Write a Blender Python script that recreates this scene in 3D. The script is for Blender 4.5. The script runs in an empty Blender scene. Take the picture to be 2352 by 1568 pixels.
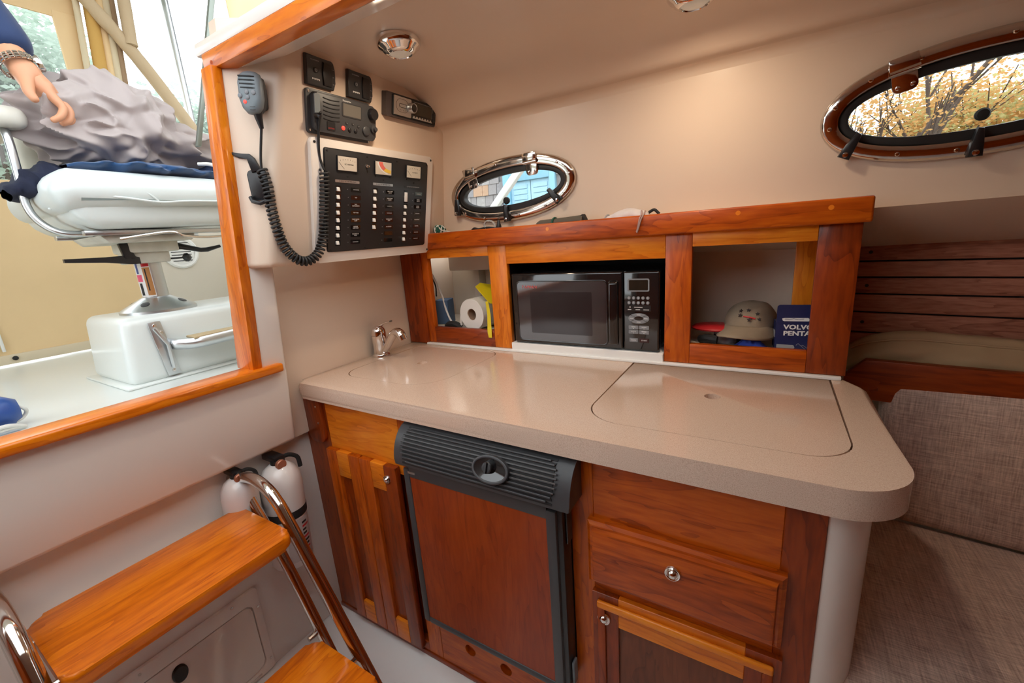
import bpy, bmesh, math, random
from mathutils import Vector, Matrix, noise
from math import sin, cos, pi, radians, sqrt, atan2

random.seed(7)
SC = bpy.context.scene
COL = SC.collection

# ------------------------------------------------------------------ camera
cam = bpy.data.cameras.new('camera')
cam.sensor_width = 36.0
cam.lens = 36.0 * 978.083 / 2352.0
cam.clip_start = 0.02
cam.clip_end = 200
camo = bpy.data.objects.new('camera', cam)
COL.objects.link(camo)
RC = ((0.85711157, 0.51028159, -0.07051568), (0.06382457, -0.24103031, -0.96841665), (-0.51116161, 0.82554048, -0.23915837))
camo.matrix_world = Matrix(((RC[0][0], -RC[1][0], -RC[2][0], 1.248), (RC[0][1], -RC[1][1], -RC[2][1], 0.0),
                            (RC[0][2], -RC[1][2], -RC[2][2], 1.271), (0, 0, 0, 1)))
SC.camera = camo

# ------------------------------------------------------------------ world: bright overcast sky
w = bpy.data.worlds.new('overcast_sky')
SC.world = w
w.use_nodes = True
bg = w.node_tree.nodes['Background']
bg.inputs[0].default_value = (0.93, 0.975, 1.0, 1)
bg.inputs[1].default_value = 2.7
SC.view_settings.view_transform = 'Standard'
SC.view_settings.look = 'None'
SC.view_settings.gamma = 1.0
SC.view_settings.use_curve_mapping = False
SC.view_settings.exposure = 0.38
SC.cycles.max_bounces = 8
SC.cycles.diffuse_bounces = 5
SC.cycles.glossy_bounces = 4
SC.cycles.transparent_max_bounces = 10
SC.cycles.sample_clamp_indirect = 6.0
SC.cycles.caustics_reflective = False
SC.cycles.caustics_refractive = False
SC.cycles.use_denoising = True
SC.cycles.use_adaptive_sampling = True
SC.cycles.adaptive_threshold = 0.12
SC.cycles.adaptive_min_samples = 16

# ------------------------------------------------------------------ materials
def srgb(r, g, b):
    f = lambda c: (c / 255.0 / 12.92) if c <= 10 else ((c / 255.0 + 0.055) / 1.055) ** 2.4
    return (f(r), f(g), f(b), 1)

def _base(name):
    m = bpy.data.materials.new(name)
    m.use_nodes = True
    nt = m.node_tree
    return m, nt, nt.nodes['Principled BSDF'], nt.nodes, nt.links

def mat(name, col, rough=0.5, metal=0.0, coat=0.0, bump=0.0, bscale=200, var=0.0, vscale=6, emit=None, estr=0, trans=0, spec=0.5, sheen=0):
    m, nt, p, N, L = _base(name)
    c = col if len(col) == 4 else (*col, 1)
    p.inputs['Base Color'].default_value = c
    p.inputs['Roughness'].default_value = rough
    p.inputs['Metallic'].default_value = metal
    p.inputs['Coat Weight'].default_value = coat
    p.inputs['Coat Roughness'].default_value = 0.08
    p.inputs['Specular IOR Level'].default_value = spec
    p.inputs['Transmission Weight'].default_value = trans
    p.inputs['Sheen Weight'].default_value = sheen
    if emit:
        p.inputs['Emission Color'].default_value = emit if len(emit) == 4 else (*emit, 1)
        p.inputs['Emission Strength'].default_value = estr
    tc = N.new('ShaderNodeTexCoord')
    if var:
        n = N.new('ShaderNodeTexNoise'); n.inputs['Scale'].default_value = vscale; n.inputs['Detail'].default_value = 5
        L.new(tc.outputs['Object'], n.inputs['Vector'])
        mx = N.new('ShaderNodeMix'); mx.data_type = 'RGBA'
        mx.inputs[6].default_value = tuple(max(0, x * (1 - var)) for x in c[:3]) + (1,)
        mx.inputs[7].default_value = tuple(min(1, x * (1 + var)) for x in c[:3]) + (1,)
        L.new(n.outputs['Fac'], mx.inputs[0]); L.new(mx.outputs[2], p.inputs['Base Color'])
    if bump:
        n = N.new('ShaderNodeTexNoise'); n.inputs['Scale'].default_value = bscale; n.inputs['Detail'].default_value = 3
        L.new(tc.outputs['Object'], n.inputs['Vector'])
        b = N.new('ShaderNodeBump'); b.inputs['Strength'].default_value = bump; b.inputs['Distance'].default_value = 0.002
        L.new(n.outputs['Fac'], b.inputs['Height']); L.new(b.outputs['Normal'], p.inputs['Normal'])
    return m

def wood(name, lo, mid, hi, axis='x', rough=0.38, coat=0.14, fine=1.0):
    m, nt, p, N, L = _base(name)
    tc = N.new('ShaderNodeTexCoord'); oi = N.new('ShaderNodeObjectInfo')
    off = N.new('ShaderNodeVectorMath'); off.operation = 'SCALE'
    comb = N.new('ShaderNodeCombineXYZ')
    for i in range(3): L.new(oi.outputs['Random'], comb.inputs[i])
    L.new(comb.outputs[0], off.inputs[0]); off.inputs['Scale'].default_value = 37.0
    add = N.new('ShaderNodeVectorMath'); add.operation = 'ADD'
    L.new(tc.outputs['Object'], add.inputs[0]); L.new(off.outputs[0], add.inputs[1])
    sc = {'x': (1.6, 11, 11), 'y': (11, 1.6, 11), 'z': (11, 11, 1.6)}[axis]
    mp = N.new('ShaderNodeMapping'); mp.inputs['Scale'].default_value = sc
    L.new(add.outputs[0], mp.inputs['Vector'])
    n1 = N.new('ShaderNodeTexNoise'); n1.inputs['Scale'].default_value = 1.2; n1.inputs['Detail'].default_value = 3; n1.inputs['Distortion'].default_value = 0.6
    L.new(mp.outputs[0], n1.inputs['Vector'])
    # growth rings: sharp-edged bands of the low noise
    mul = N.new('ShaderNodeMath'); mul.operation = 'MULTIPLY'; mul.inputs[1].default_value = 9.0
    L.new(n1.outputs['Fac'], mul.inputs[0])
    fr = N.new('ShaderNodeMath'); fr.operation = 'FRACT'; L.new(mul.outputs[0], fr.inputs[0])
    pw = N.new('ShaderNodeMath'); pw.operation = 'POWER'; pw.inputs[1].default_value = 5.0; L.new(fr.outputs[0], pw.inputs[0])
    n2 = N.new('ShaderNodeTexNoise'); n2.inputs['Scale'].default_value = 9.0 * fine; n2.inputs['Detail'].default_value = 4
    L.new(mp.outputs[0], n2.inputs['Vector'])
    a = N.new('ShaderNodeMath'); a.operation = 'MULTIPLY'; a.inputs[1].default_value = 0.55; L.new(n1.outputs['Fac'], a.inputs[0])
    b = N.new('ShaderNodeMath'); b.operation = 'MULTIPLY_ADD'; b.inputs[1].default_value = 0.5; L.new(n2.outputs['Fac'], b.inputs[0]); L.new(a.outputs[0], b.inputs[2])
    s = N.new('ShaderNodeMath'); s.operation = 'MULTIPLY_ADD'; s.inputs[1].default_value = -0.16; L.new(pw.outputs[0], s.inputs[0]); L.new(b.outputs[0], s.inputs[2])
    r = N.new('ShaderNodeValToRGB')
    r.color_ramp.elements[0].position = 0.28; r.color_ramp.elements[0].color = lo
    r.color_ramp.elements[1].position = 0.72; r.color_ramp.elements[1].color = hi
    e = r.color_ramp.elements.new(0.5); e.color = mid
    L.new(s.outputs[0], r.inputs[0]); L.new(r.outputs[0], p.inputs['Base Color'])
    p.inputs['Specular IOR Level'].default_value = 0.32; p.inputs['Roughness'].default_value = rough; p.inputs['Coat Weight'].default_value = coat; p.inputs['Coat Roughness'].default_value = 0.1
    bm_ = N.new('ShaderNodeBump'); bm_.inputs['Strength'].default_value = 0.06; bm_.inputs['Distance'].default_value = 0.001
    L.new(s.outputs[0], bm_.inputs['Height']); L.new(bm_.outputs[0], p.inputs['Normal'])
    return m

def speckle(name, base, dark, light, rough=0.16):
    m, nt, p, N, L = _base(name)
    tc = N.new('ShaderNodeTexCoord')
    v = N.new('ShaderNodeTexNoise'); v.inputs['Scale'].default_value = 620; v.inputs['Detail'].default_value = 2
    L.new(tc.outputs['Object'], v.inputs['Vector'])
    r = N.new('ShaderNodeValToRGB')
    r.color_ramp.elements[0].position = 0.36; r.color_ramp.elements[0].color = dark
    r.color_ramp.elements[1].position = 0.66; r.color_ramp.elements[1].color = light
    e = r.color_ramp.elements.new(0.45); e.color = base
    e = r.color_ramp.elements.new(0.58); e.color = base
    L.new(v.outputs['Fac'], r.inputs[0]); L.new(r.outputs[0], p.inputs['Base Color'])
    p.inputs['Roughness'].default_value = rough
    p.inputs['Coat Weight'].default_value = 0.25; p.inputs['Coat Roughness'].default_value = 0.05
    return m

def weave(name, c1, c2, scale=340, axes='xz'):
    m, nt, p, N, L = _base(name)
    tc = N.new('ShaderNodeTexCoord')
    outs = []
    for k, s in (('a', (0.06, 1, 1)), ('b', (1, 0.06, 0.06))):
        mp = N.new('ShaderNodeMapping'); mp.inputs['Scale'].default_value = s
        L.new(tc.outputs['Object'], mp.inputs['Vector'])
        n = N.new('ShaderNodeTexNoise'); n.inputs['Scale'].default_value = scale; n.inputs['Detail'].default_value = 2
        L.new(mp.outputs[0], n.inputs['Vector']); outs.append(n)
    big = N.new('ShaderNodeTexNoise'); big.inputs['Scale'].default_value = 22; big.inputs['Detail'].default_value = 4
    L.new(tc.outputs['Object'], big.inputs['Vector'])
    a = N.new('ShaderNodeMath'); a.operation = 'ADD'; L.new(outs[0].outputs['Fac'], a.inputs[0]); L.new(outs[1].outputs['Fac'], a.inputs[1])
    b = N.new('ShaderNodeMath'); b.operation = 'MULTIPLY_ADD'; b.inputs[1].default_value = 0.4; L.new(big.outputs['Fac'], b.inputs[0]); L.new(a.outputs[0], b.inputs[2])
    r = N.new('ShaderNodeValToRGB')
    r.color_ramp.elements[0].position = 0.42; r.color_ramp.elements[0].color = c1
    r.color_ramp.elements[1].position = 0.8; r.color_ramp.elements[1].color = c2
    d = N.new('ShaderNodeMath'); d.operation = 'MULTIPLY'; d.inputs[1].default_value = 0.5; L.new(b.outputs[0], d.inputs[0])
    L.new(d.outputs[0], r.inputs[0]); L.new(r.outputs[0], p.inputs['Base Color'])
    p.inputs['Roughness'].default_value = 0.95; p.inputs['Sheen Weight'].default_value = 0.2
    bp_ = N.new('ShaderNodeBump'); bp_.inputs['Strength'].default_value = 0.5; bp_.inputs['Distance'].default_value = 0.002
    L.new(a.outputs[0], bp_.inputs['Height']); L.new(bp_.outputs[0], p.inputs['Normal'])
    return m

def glass(name, tint=(1, 1, 1), rough=0.0, alpha=0.12):
    """clear thin pane: mostly transparent with a glossy surface"""
    m, nt, p, N, L = _base(name)
    out = N['Material Output']
    tr = N.new('ShaderNodeBsdfTransparent'); tr.inputs[0].default_value = (*tint, 1)
    gl = N.new('ShaderNodeBsdfGlossy'); gl.inputs['Roughness'].default_value = max(rough, 0.01)
    mx = N.new('ShaderNodeMixShader'); mx.inputs[0].default_value = alpha
    L.new(tr.outputs[0], mx.inputs[1]); L.new(gl.outputs[0], mx.inputs[2]); L.new(mx.outputs[0], out.inputs[0])
    return m

GEL = mat('white_gelcoat', (0.80, 0.745, 0.69), 0.26, coat=0.2, bump=0.03, bscale=60)
LINER = mat('warm_lit_liner_gelcoat', (0.72, 0.575, 0.455), 0.34, coat=0.12, bump=0.03, bscale=50)  # white gelcoat with the warm cabin light put into its colour
SOLE = mat('white_sole', (0.86, 0.86, 0.84), 0.45, bump=0.15, bscale=900)
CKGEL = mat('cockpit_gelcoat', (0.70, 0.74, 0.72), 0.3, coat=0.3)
CREAM = mat('cream_gelcoat', (0.68, 0.62, 0.53), 0.4)
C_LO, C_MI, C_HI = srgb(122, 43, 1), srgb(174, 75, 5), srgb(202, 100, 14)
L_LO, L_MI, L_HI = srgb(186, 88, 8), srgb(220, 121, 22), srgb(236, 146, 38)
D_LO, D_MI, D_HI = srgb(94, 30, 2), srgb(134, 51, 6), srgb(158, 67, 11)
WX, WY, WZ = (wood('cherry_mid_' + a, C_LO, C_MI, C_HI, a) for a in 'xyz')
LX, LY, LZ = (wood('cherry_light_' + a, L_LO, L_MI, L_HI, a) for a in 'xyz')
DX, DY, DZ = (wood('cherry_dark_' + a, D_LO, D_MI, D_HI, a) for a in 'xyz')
TEAK = wood('varnished_teak', srgb(174, 78, 2), srgb(212, 110, 8), srgb(230, 134, 22), 'y', rough=0.3, coat=0.3)
TEAKX = wood('varnished_teak_x', srgb(174, 78, 2), srgb(212, 110, 8), srgb(230, 134, 22), 'x', rough=0.32, coat=0.3)
TEAKZ = wood('varnished_teak_z', srgb(174, 78, 2), srgb(212, 110, 8), srgb(230, 134, 22), 'z', rough=0.32, coat=0.3)
SLAT = wood('matt_slat_wood', srgb(118, 66, 48), srgb(164, 104, 80), srgb(186, 126, 100), 'x', rough=0.6, coat=0.0, fine=2)
STONE = speckle('speckled_counter', (0.64, 0.475, 0.37, 1), (0.54, 0.385, 0.295, 1), (0.70, 0.55, 0.44, 1))
CHROME = mat('chrome', (0.82, 0.80, 0.78), 0.07, 1.0)
STEEL = mat('polished_steel', (0.66, 0.62, 0.58), 0.1, 1.0)
ALU = mat('brushed_aluminium', (0.62, 0.64, 0.65), 0.32, 1.0)
BLACK = mat('black_plastic', (0.012, 0.012, 0.014), 0.35)
BLKM = mat('black_matt', (0.01, 0.01, 0.011), 0.7)
BLKG = mat('black_gloss', (0.008, 0.008, 0.009), 0.08, coat=0.6)
RUB = mat('black_rubber', (0.014, 0.014, 0.015), 0.55)
CHAR = mat('charcoal_plastic', (0.045, 0.046, 0.05), 0.42, bump=0.05, bscale=600)
DGREY = mat('dark_grey_plastic', (0.03, 0.031, 0.034), 0.4)
MGREY = mat('mid_grey_plastic', (0.16, 0.19, 0.21), 0.45)
LGREY = mat('grey_key', (0.2, 0.21, 0.23), 0.5)
WHITE = mat('white_plastic', (0.82, 0.82, 0.80), 0.4)
PRINT = mat('white_print', (0.75, 0.75, 0.75), 0.6)
PRINTG = mat('grey_print', (0.3, 0.3, 0.32), 0.6)
REDL = mat('red_lit_key', (0.8, 0.05, 0.04), 0.4, emit=(1, 0.08, 0.05), estr=0.6)
RED = mat('red_plastic', (0.55, 0.02, 0.025), 0.4)
PANEL = mat('panel_black', (0.016, 0.016, 0.018), 0.42, bump=0.04, bscale=800)
FABRIC = weave('woven_settee_fabric', (0.36, 0.24, 0.19, 1), (0.80, 0.60, 0.49, 1))
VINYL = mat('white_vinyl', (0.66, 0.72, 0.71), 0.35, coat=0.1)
CANVAS = mat('tan_canvas', (0.78, 0.57, 0.32), 0.85, bump=0.1, bscale=900, var=0.08, vscale=4)
CANVASD = mat('tan_bag_canvas', (0.48, 0.32, 0.17), 0.9, bump=0.15, bscale=900, var=0.12, vscale=9)
PANE = glass('clear_pane', (0.97, 0.98, 0.98), 0.0, 0.05)
CLEARV = glass('clear_vinyl', (0.96, 0.98, 0.98), 0.05, 0.06)
PAPER = mat('paper_white', (0.78, 0.77, 0.73), 0.9, bump=0.2, bscale=300)

# ------------------------------------------------------------------ mesh helpers
def NB():
    return bmesh.new()

def obj(name, bm, m, parent=None, ang=35, loc=None):
    bmesh.ops.recalc_face_normals(bm, faces=bm.faces)
    me = bpy.data.meshes.new(name)
    bm.to_mesh(me); bm.free()
    me.materials.append(m)
    me.shade_smooth(); me.set_sharp_from_angle(angle=radians(ang))
    o = bpy.data.objects.new(name, me)
    COL.objects.link(o)
    if parent: o.parent = parent
    if loc: o.location = loc
    return o

def inst(o, parent, M=None, loc=None):
    c = o.copy(); COL.objects.link(c); c.parent = parent
    if M is not None: c.matrix_local = M
    if loc is not None: c.location = loc
    return c

def tag(o, label, cat, group=None, kind=None):
    o['label'] = label; o['category'] = cat
    if group: o['group'] = group
    if kind: o['kind'] = kind
    return o

def thing(name, label, cat, M=None, group=None):
    o = bpy.data.objects.new(name, None)
    o.empty_display_size = 0.05
    COL.objects.link(o)
    if M is not None: o.matrix_world = M if isinstance(M, Matrix) else Matrix.Translation(M)
    return tag(o, label, cat, group)

def struct(name, bm, m, label, ang=35):
    o = obj(name, bm, m, None, ang); o['kind'] = 'structure'; o['label'] = label
    return o

def xf(bm, verts, M):
    if M is not None: bmesh.ops.transform(bm, matrix=M, verts=verts)

def hexa(bm, c, bev=0, seg=2, M=None):
    """8 corners: 4 bottom (ccw), 4 top"""
    v = [bm.verts.new(p) for p in c]
    fs = [bm.faces.new([v[i] for i in f]) for f in ((3, 2, 1, 0), (4, 5, 6, 7), (0, 1, 5, 4), (1, 2, 6, 5), (2, 3, 7, 6), (3, 0, 4, 7))]
    if M is not None: xf(bm, v, M)
    if bev:
        ed = list({e for f in fs for e in f.edges})
        bmesh.ops.bevel(bm, geom=ed, offset=bev, segments=seg, affect='EDGES', profile=0.5)
    return v

def box(bm, x0, y0, z0, x1, y1, z1, bev=0, seg=2, M=None):
    return hexa(bm, [(x0, y0, z0), (x1, y0, z0), (x1, y1, z0), (x0, y1, z0), (x0, y0, z1), (x1, y0, z1), (x1, y1, z1), (x0, y1, z1)], bev, seg, M)

def frame_of(d, up=None):
    d = Vector(d).normalized()
    a = Vector((0, 0, 1)) if abs(d.z) < 0.9 else Vector((1, 0, 0))
    if up is not None: a = Vector(up)
    u = a.cross(d).normalized(); v = d.cross(u)
    return u, v, d

def tube(bm, pts, r, n=10, closed=False, caps=True):
    pts = [Vector(p) for p in pts]
    k = len(pts)
    rs = r if isinstance(r, (list, tuple)) else [r] * k
    rings = []
    u = None
    for i, p in enumerate(pts):
        if closed: t = pts[(i + 1) % k] - pts[i - 1]
        else: t = pts[min(i + 1, k - 1)] - pts[max(i - 1, 0)]
        t.normalize()
        if u is None: u, v, _ = frame_of(t)
        else:
            u = (u - t * u.dot(t)).normalized(); v = t.cross(u)
        rings.append([bm.verts.new(p + (u * cos(2 * pi * j / n) + v * sin(2 * pi * j / n)) * rs[i]) for j in range(n)])
    m = k if closed else k - 1
    for i in range(m):
        A, B = rings[i], rings[(i + 1) % k]
        for j in range(n):
            bm.faces.new((A[j], A[(j + 1) % n], B[(j + 1) % n], B[j]))
    if caps and not closed:
        bm.faces.new(rings[0][::-1]); bm.faces.new(rings[-1])
    return [v for r_ in rings for v in r_]

def cyl(bm, p0, p1, r0, r1=None, n=20, caps=True):
    return tube(bm, [p0, p1], [r0, r0 if r1 is None else r1], n, caps=caps)

def lathe(bm, prof, n=28, M=None, cap=True):
    rings = []
    for r, z in prof:
        rings.append([bm.verts.new((r * cos(2 * pi * j / n), r * sin(2 * pi * j / n), z)) for j in range(n)])
    for a, b in zip(rings[:-1], rings[1:]):
        for j in range(n):
            bm.faces.new((a[j], a[(j + 1) % n], b[(j + 1) % n], b[j]))
    if cap:
        bm.faces.new(rings[0][::-1]); bm.faces.new(rings[-1])
    vs = [v for r_ in rings for v in r_]
    xf(bm, vs, M)
    return vs

def prism(bm, poly, z0, z1, M=None, bev=0, seg=2, btop=True, bbot=False):
    a = [bm.verts.new((x, y, z0)) for x, y in poly]
    b = [bm.verts.new((x, y, z1)) for x, y in poly]
    n = len(poly)
    fb = bm.faces.new(a[::-1]); ft = bm.faces.new(b)
    for i in range(n): bm.faces.new((a[i], a[(i + 1) % n], b[(i + 1) % n], b[i]))
    vs = a + b
    xf(bm, vs, M)
    if bev:
        ed = (list(ft.edges) if btop else []) + (list(fb.edges) if bbot else [])
        bmesh.ops.bevel(bm, geom=ed, offset=bev, segments=seg, affect='EDGES', profile=0.5)
    return vs

def rrect(x0, y0, x1, y1, r, n=5):
    if not isinstance(r, (tuple, list)): r = [r] * 4     # bl, br, tr, tl
    out = []
    for (cx, cy, a0, rr) in ((x0 + r[0], y0 + r[0], pi, r[0]), (x1 - r[1], y0 + r[1], 1.5 * pi, r[1]), (x1 - r[2], y1 - r[2], 0, r[2]), (x0 + r[3], y1 - r[3], 0.5 * pi, r[3])):
        if rr <= 0: out.append((cx, cy)); continue
        for i in range(n + 1):
            a = a0 + 0.5 * pi * i / n
            out.append((cx + rr * cos(a), cy + rr * sin(a)))
    return out

def circ(cx, cy, rx, ry=None, n=32, e=2.0, skew=0.0):
    ry = rx if ry is None else ry
    o = []
    for i in range(n):
        a = 2 * pi * i / n
        c, s = cos(a), sin(a)
        x = rx * math.copysign(abs(c) ** (2 / e), c); y = ry * math.copysign(abs(s) ** (2 / e), s)
        o.append((cx + x + skew * y, cy + y))
    return o

def ring(bm, outer, inner, z0, z1, M=None, bev=0):
    """flat ring between two equal-count loops, z0..z1"""
    n = len(outer)
    A = [[bm.verts.new((x, y, z)) for x, y in lp] for lp in (outer, inner) for z in (z0, z1)]
    o0, o1, i0, i1 = A
    for k in range(n):
        q = (k + 1) % n
        bm.faces.new((o0[k], o0[q], o1[q], o1[k])); bm.faces.new((i1[k], i1[q], i0[q], i0[k]))
        bm.faces.new((o1[k], o1[q], i1[q], i1[k])); bm.faces.new((i0[k], i0[q], o0[q], o0[k]))
    vs = [v for a in A for v in a]
    xf(bm, vs, M)
    if bev:
        es = set()
        for lp in (o1, i1):
            for k in range(n):
                e = bm.edges.get((lp[k], lp[(k + 1) % n]))
                if e: es.add(e)
        bmesh.ops.bevel(bm, geom=list(es), offset=bev, segments=2, affect='EDGES', profile=0.5)
    return vs

def surf(bm, f, nu, nv, closed_u=False):
    g = [[bm.verts.new(f(i / (nu if closed_u else nu - 1), j / (nv - 1))) for j in range(nv)] for i in range(nu)]
    for i in range(nu if closed_u else nu - 1):
        for j in range(nv - 1):
            a, b = g[i], g[(i + 1) % nu]
            bm.faces.new((a[j], b[j], b[j + 1], a[j + 1]))
    return g

def thick(o, t, off=-1):
    md = o.modifiers.new('thickness', 'SOLIDIFY'); md.thickness = t; md.offset = off
    return o

def subd(o, lv=2):
    md = o.modifiers.new('smooth', 'SUBSURF'); md.levels = lv; md.render_levels = lv
    return o

def bake(o):
    dg = bpy.context.evaluated_depsgraph_get(); dg.update()
    me = bpy.data.meshes.new_from_object(o.evaluated_get(dg))
    o.modifiers.clear(); o.data = me
    return o

def cut(o, bms, ang=35):
    """cut closed shapes out of o; the cutters are gone afterwards"""
    cs = []
    for b in bms:
        bmesh.ops.recalc_face_normals(b, faces=b.faces)
        me = bpy.data.meshes.new('cutter'); b.to_mesh(me); b.free()
        c = bpy.data.objects.new('cutter', me); COL.objects.link(c); cs.append(c)
        c.matrix_world = o.matrix_world
        md = o.modifiers.new('cut', 'BOOLEAN'); md.object = c; md.operation = 'DIFFERENCE'; md.solver = 'EXACT'
    bpy.context.view_layer.update()
    m0 = o.data.materials[0]
    bake(o)
    for c in cs: bpy.data.objects.remove(c, do_unlink=True)
    o.data.materials.clear(); o.data.materials.append(m0)
    o.data.shade_smooth(); o.data.set_sharp_from_angle(angle=radians(ang))
    return o

def text(name, s, size, m, parent, M, ext=0.0004, align='CENTER', sx=1.0, shear=0.0, bold=0.0):
    cu = bpy.data.curves.new(name, 'FONT'); cu.body = s; cu.size = size; cu.extrude = ext
    cu.align_x = align; cu.align_y = 'CENTER'; cu.resolution_u = 2; cu.shear = shear; cu.offset = bold
    t = bpy.data.objects.new(name, cu); COL.objects.link(t)
    dg = bpy.context.evaluated_depsgraph_get(); dg.update()
    me = bpy.data.meshes.new_from_object(t.evaluated_get(dg))
    bpy.data.objects.remove(t, do_unlink=True)
    if sx != 1: me.transform(Matrix.Scale(sx, 4, (1, 0, 0)))
    me.materials.clear(); me.materials.append(m)
    o = bpy.data.objects.new(name, me); COL.objects.link(o); o.parent = parent
    o.matrix_local = M
    return o

def basis(o, u, v, n=None):
    u = Vector(u).normalized(); v = Vector(v)
    v = (v - u * v.dot(u)).normalized()
    n = u.cross(v)
    return Matrix(((u.x, v.x, n.x, o[0]), (u.y, v.y, n.y, o[1]), (u.z, v.z, n.z, o[2]), (0, 0, 0, 1)))

T = Matrix.Translation
def RX(a): return Matrix.Rotation(a, 4, 'X')
def RY(a): return Matrix.Rotation(a, 4, 'Y')
def RZ(a): return Matrix.Rotation(a, 4, 'Z')
FACE = RX(pi / 2)        # local x,y,z -> x, -(depth), up : a plate drawn in x,z facing -y
def face_at(x, y, z):    # local (u right, v up, n towards -y)
    return basis((x, y, z), (1, 0, 0), (0, 0, 1))
# ================================================================== the setting
def nbx(z): return 0.03 + 0.125 * (z - 0.735)          # companionway bulkhead leans forward
def spy(z): return 1.31 - 0.12 * (z - 1.36)            # cabin side leans inward
ZC = 0.881                                             # counter top

bm = NB(); box(bm, -0.07, -1.35, -0.05, 3.1, 1.75, 0.0)
struct('floor', bm, SOLE, 'white gelcoat cabin sole in front of the galley')

# companionway bulkhead: apron under the sill, strip beside the post, galley recess, lower riser
bm = NB()
def nbplate(y0, z0, y1, z1, t=0.05, bev=0.012):
    hexa(bm, [(nbx(z0) - t, y0, z0), (nbx(z0), y0, z0), (nbx(z0), y1, z0), (nbx(z0) - t, y1, z0),
              (nbx(z1) - t, y0, z1), (nbx(z1), y0, z1), (nbx(z1), y1, z1), (nbx(z1) - t, y1, z1)], bev, 3)
nbplate(-1.35, 0.712, 0.674, 0.952)
nbplate(0.590, 0.93, 0.672, 1.30, bev=0.010)
nbplate(-1.35, 0.93, -0.61, 1.76)
struct('wall_aft', bm, GEL, 'white bulkhead around the companionway opening')
bm = NB(); box(bm, -0.06, 0.63, 0.705, 0.0, 1.72, 1.30, 0.006)
struct('wall_galley_end', bm, LINER, 'glossy recessed bulkhead behind the faucet')
bm = NB(); box(bm, -0.09, -1.35, 0.0, -0.03, 0.80, 0.76, 0.004)
struct('wall_step_recess', bm, GEL, 'white riser wall behind the boarding steps')

# electronics console bulging from the bulkhead
bm = NB()
lo = [(0.040, 0.604), (0.094, 0.602), (0.152, 0.631), (0.149, 1.34), (-0.05, 1.34)]
hi = [(0.125, 0.616), (0.157, 0.614), (0.2685, 0.705), (0.2685, 1.34), (-0.05, 1.34)]
a = [bm.verts.new((x, y, 1.237)) for x, y in lo]
b = [bm.verts.new((x, y, 1.785)) for x, y in hi]
fb = bm.faces.new(a[::-1]); ft = bm.faces.new(b)
for i in range(5): bm.faces.new((a[i], a[(i + 1) % 5], b[(i + 1) % 5], b[i]))
ed = [bm.edges.get((a[2], b[2])), bm.edges.get((a[2], a[3])), bm.edges.get((a[1], a[2]))]
bmesh.ops.bevel(bm, geom=ed, offset=0.014, segments=4, affect='EDGES', profile=0.5)
struct('wall_console', bm, LINER, 'warm-light-tinted moulded console carrying the electronics')

# cabin side with two elliptical cut-outs
P1 = dict(c=(0.475, 1.424), a=0.243, b=0.100, rot=radians(3.5))
P2 = dict(c=(1.585, 1.478), a=0.262, b=0.113, rot=radians(2.5))
def ell(p, k, n=64, e=2.15):
    o = []
    for i in range(n):
        t = 2 * pi * i / n
        c, s = cos(t), sin(t)
        x = (p['a'] + k) * math.copysign(abs(c) ** (2 / e), c); y = (p['b'] + k) * math.copysign(abs(s) ** (2 / e), s)
        o.append((p['c'][0] + x * cos(p['rot']) - y * sin(p['rot']), p['c'][1] + x * sin(p['rot']) + y * cos(p['rot'])))
    return o
bm = NB()
ZB, ZT = 1.272, 1.628
def wpt(x, z, d=0): return (x, spy(z) + d, z)
def wall_cell(x0, x1, p=None):
    if p is None:
        v = [bm.verts.new(wpt(x, z)) for x, z in ((x0, ZB), (x1, ZB), (x1, ZT), (x0, ZT))]; bm.faces.new(v); return
    n = 64; lp = ell(p, -0.022, n); cx, cz = p['c']
    inn = [bm.verts.new(wpt(x, z)) for x, z in lp]
    out = []
    for i in range(n):
        dx, dz = lp[i][0] - cx, lp[i][1] - cz
        t = min((x1 - cx) / dx if dx > 1e-9 else 1e9, (x0 - cx) / dx if dx < -1e-9 else 1e9, (ZT - cz) / dz if dz > 1e-9 else 1e9, (ZB - cz) / dz if dz < -1e-9 else 1e9)
        out.append((cx + dx * t, cz + dz * t))
    ov = [bm.verts.new(wpt(x, z)) for x, z in out]
    back = [bm.verts.new(wpt(x, z, 0.045)) for x, z in lp]
    for i in range(n):
        j = (i + 1) % n
        bm.faces.new((inn[i], inn[j], ov[j], ov[i])); bm.faces.new((inn[j], inn[i], back[i], back[j]))
        # corner fill
        if abs(out[i][0] - out[j][0]) > 1e-6 and abs(out[i][1] - out[j][1]) > 1e-6:
            for c in ((x0, ZB), (x1, ZB), (x1, ZT), (x0, ZT)):
                if (abs(c[0] - out[i][0]) < 1e-6 or abs(c[1] - out[i][1]) < 1e-6) and (abs(c[0] - out[j][0]) < 1e-6 or abs(c[1] - out[j][1]) < 1e-6):
                    bm.faces.new((ov[i], ov[j], bm.verts.new(wpt(*c))))
wall_cell(0.10, 1.03, P1); wall_cell(1.03, 2.10, P2); wall_cell(2.10, 3.1)
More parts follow.
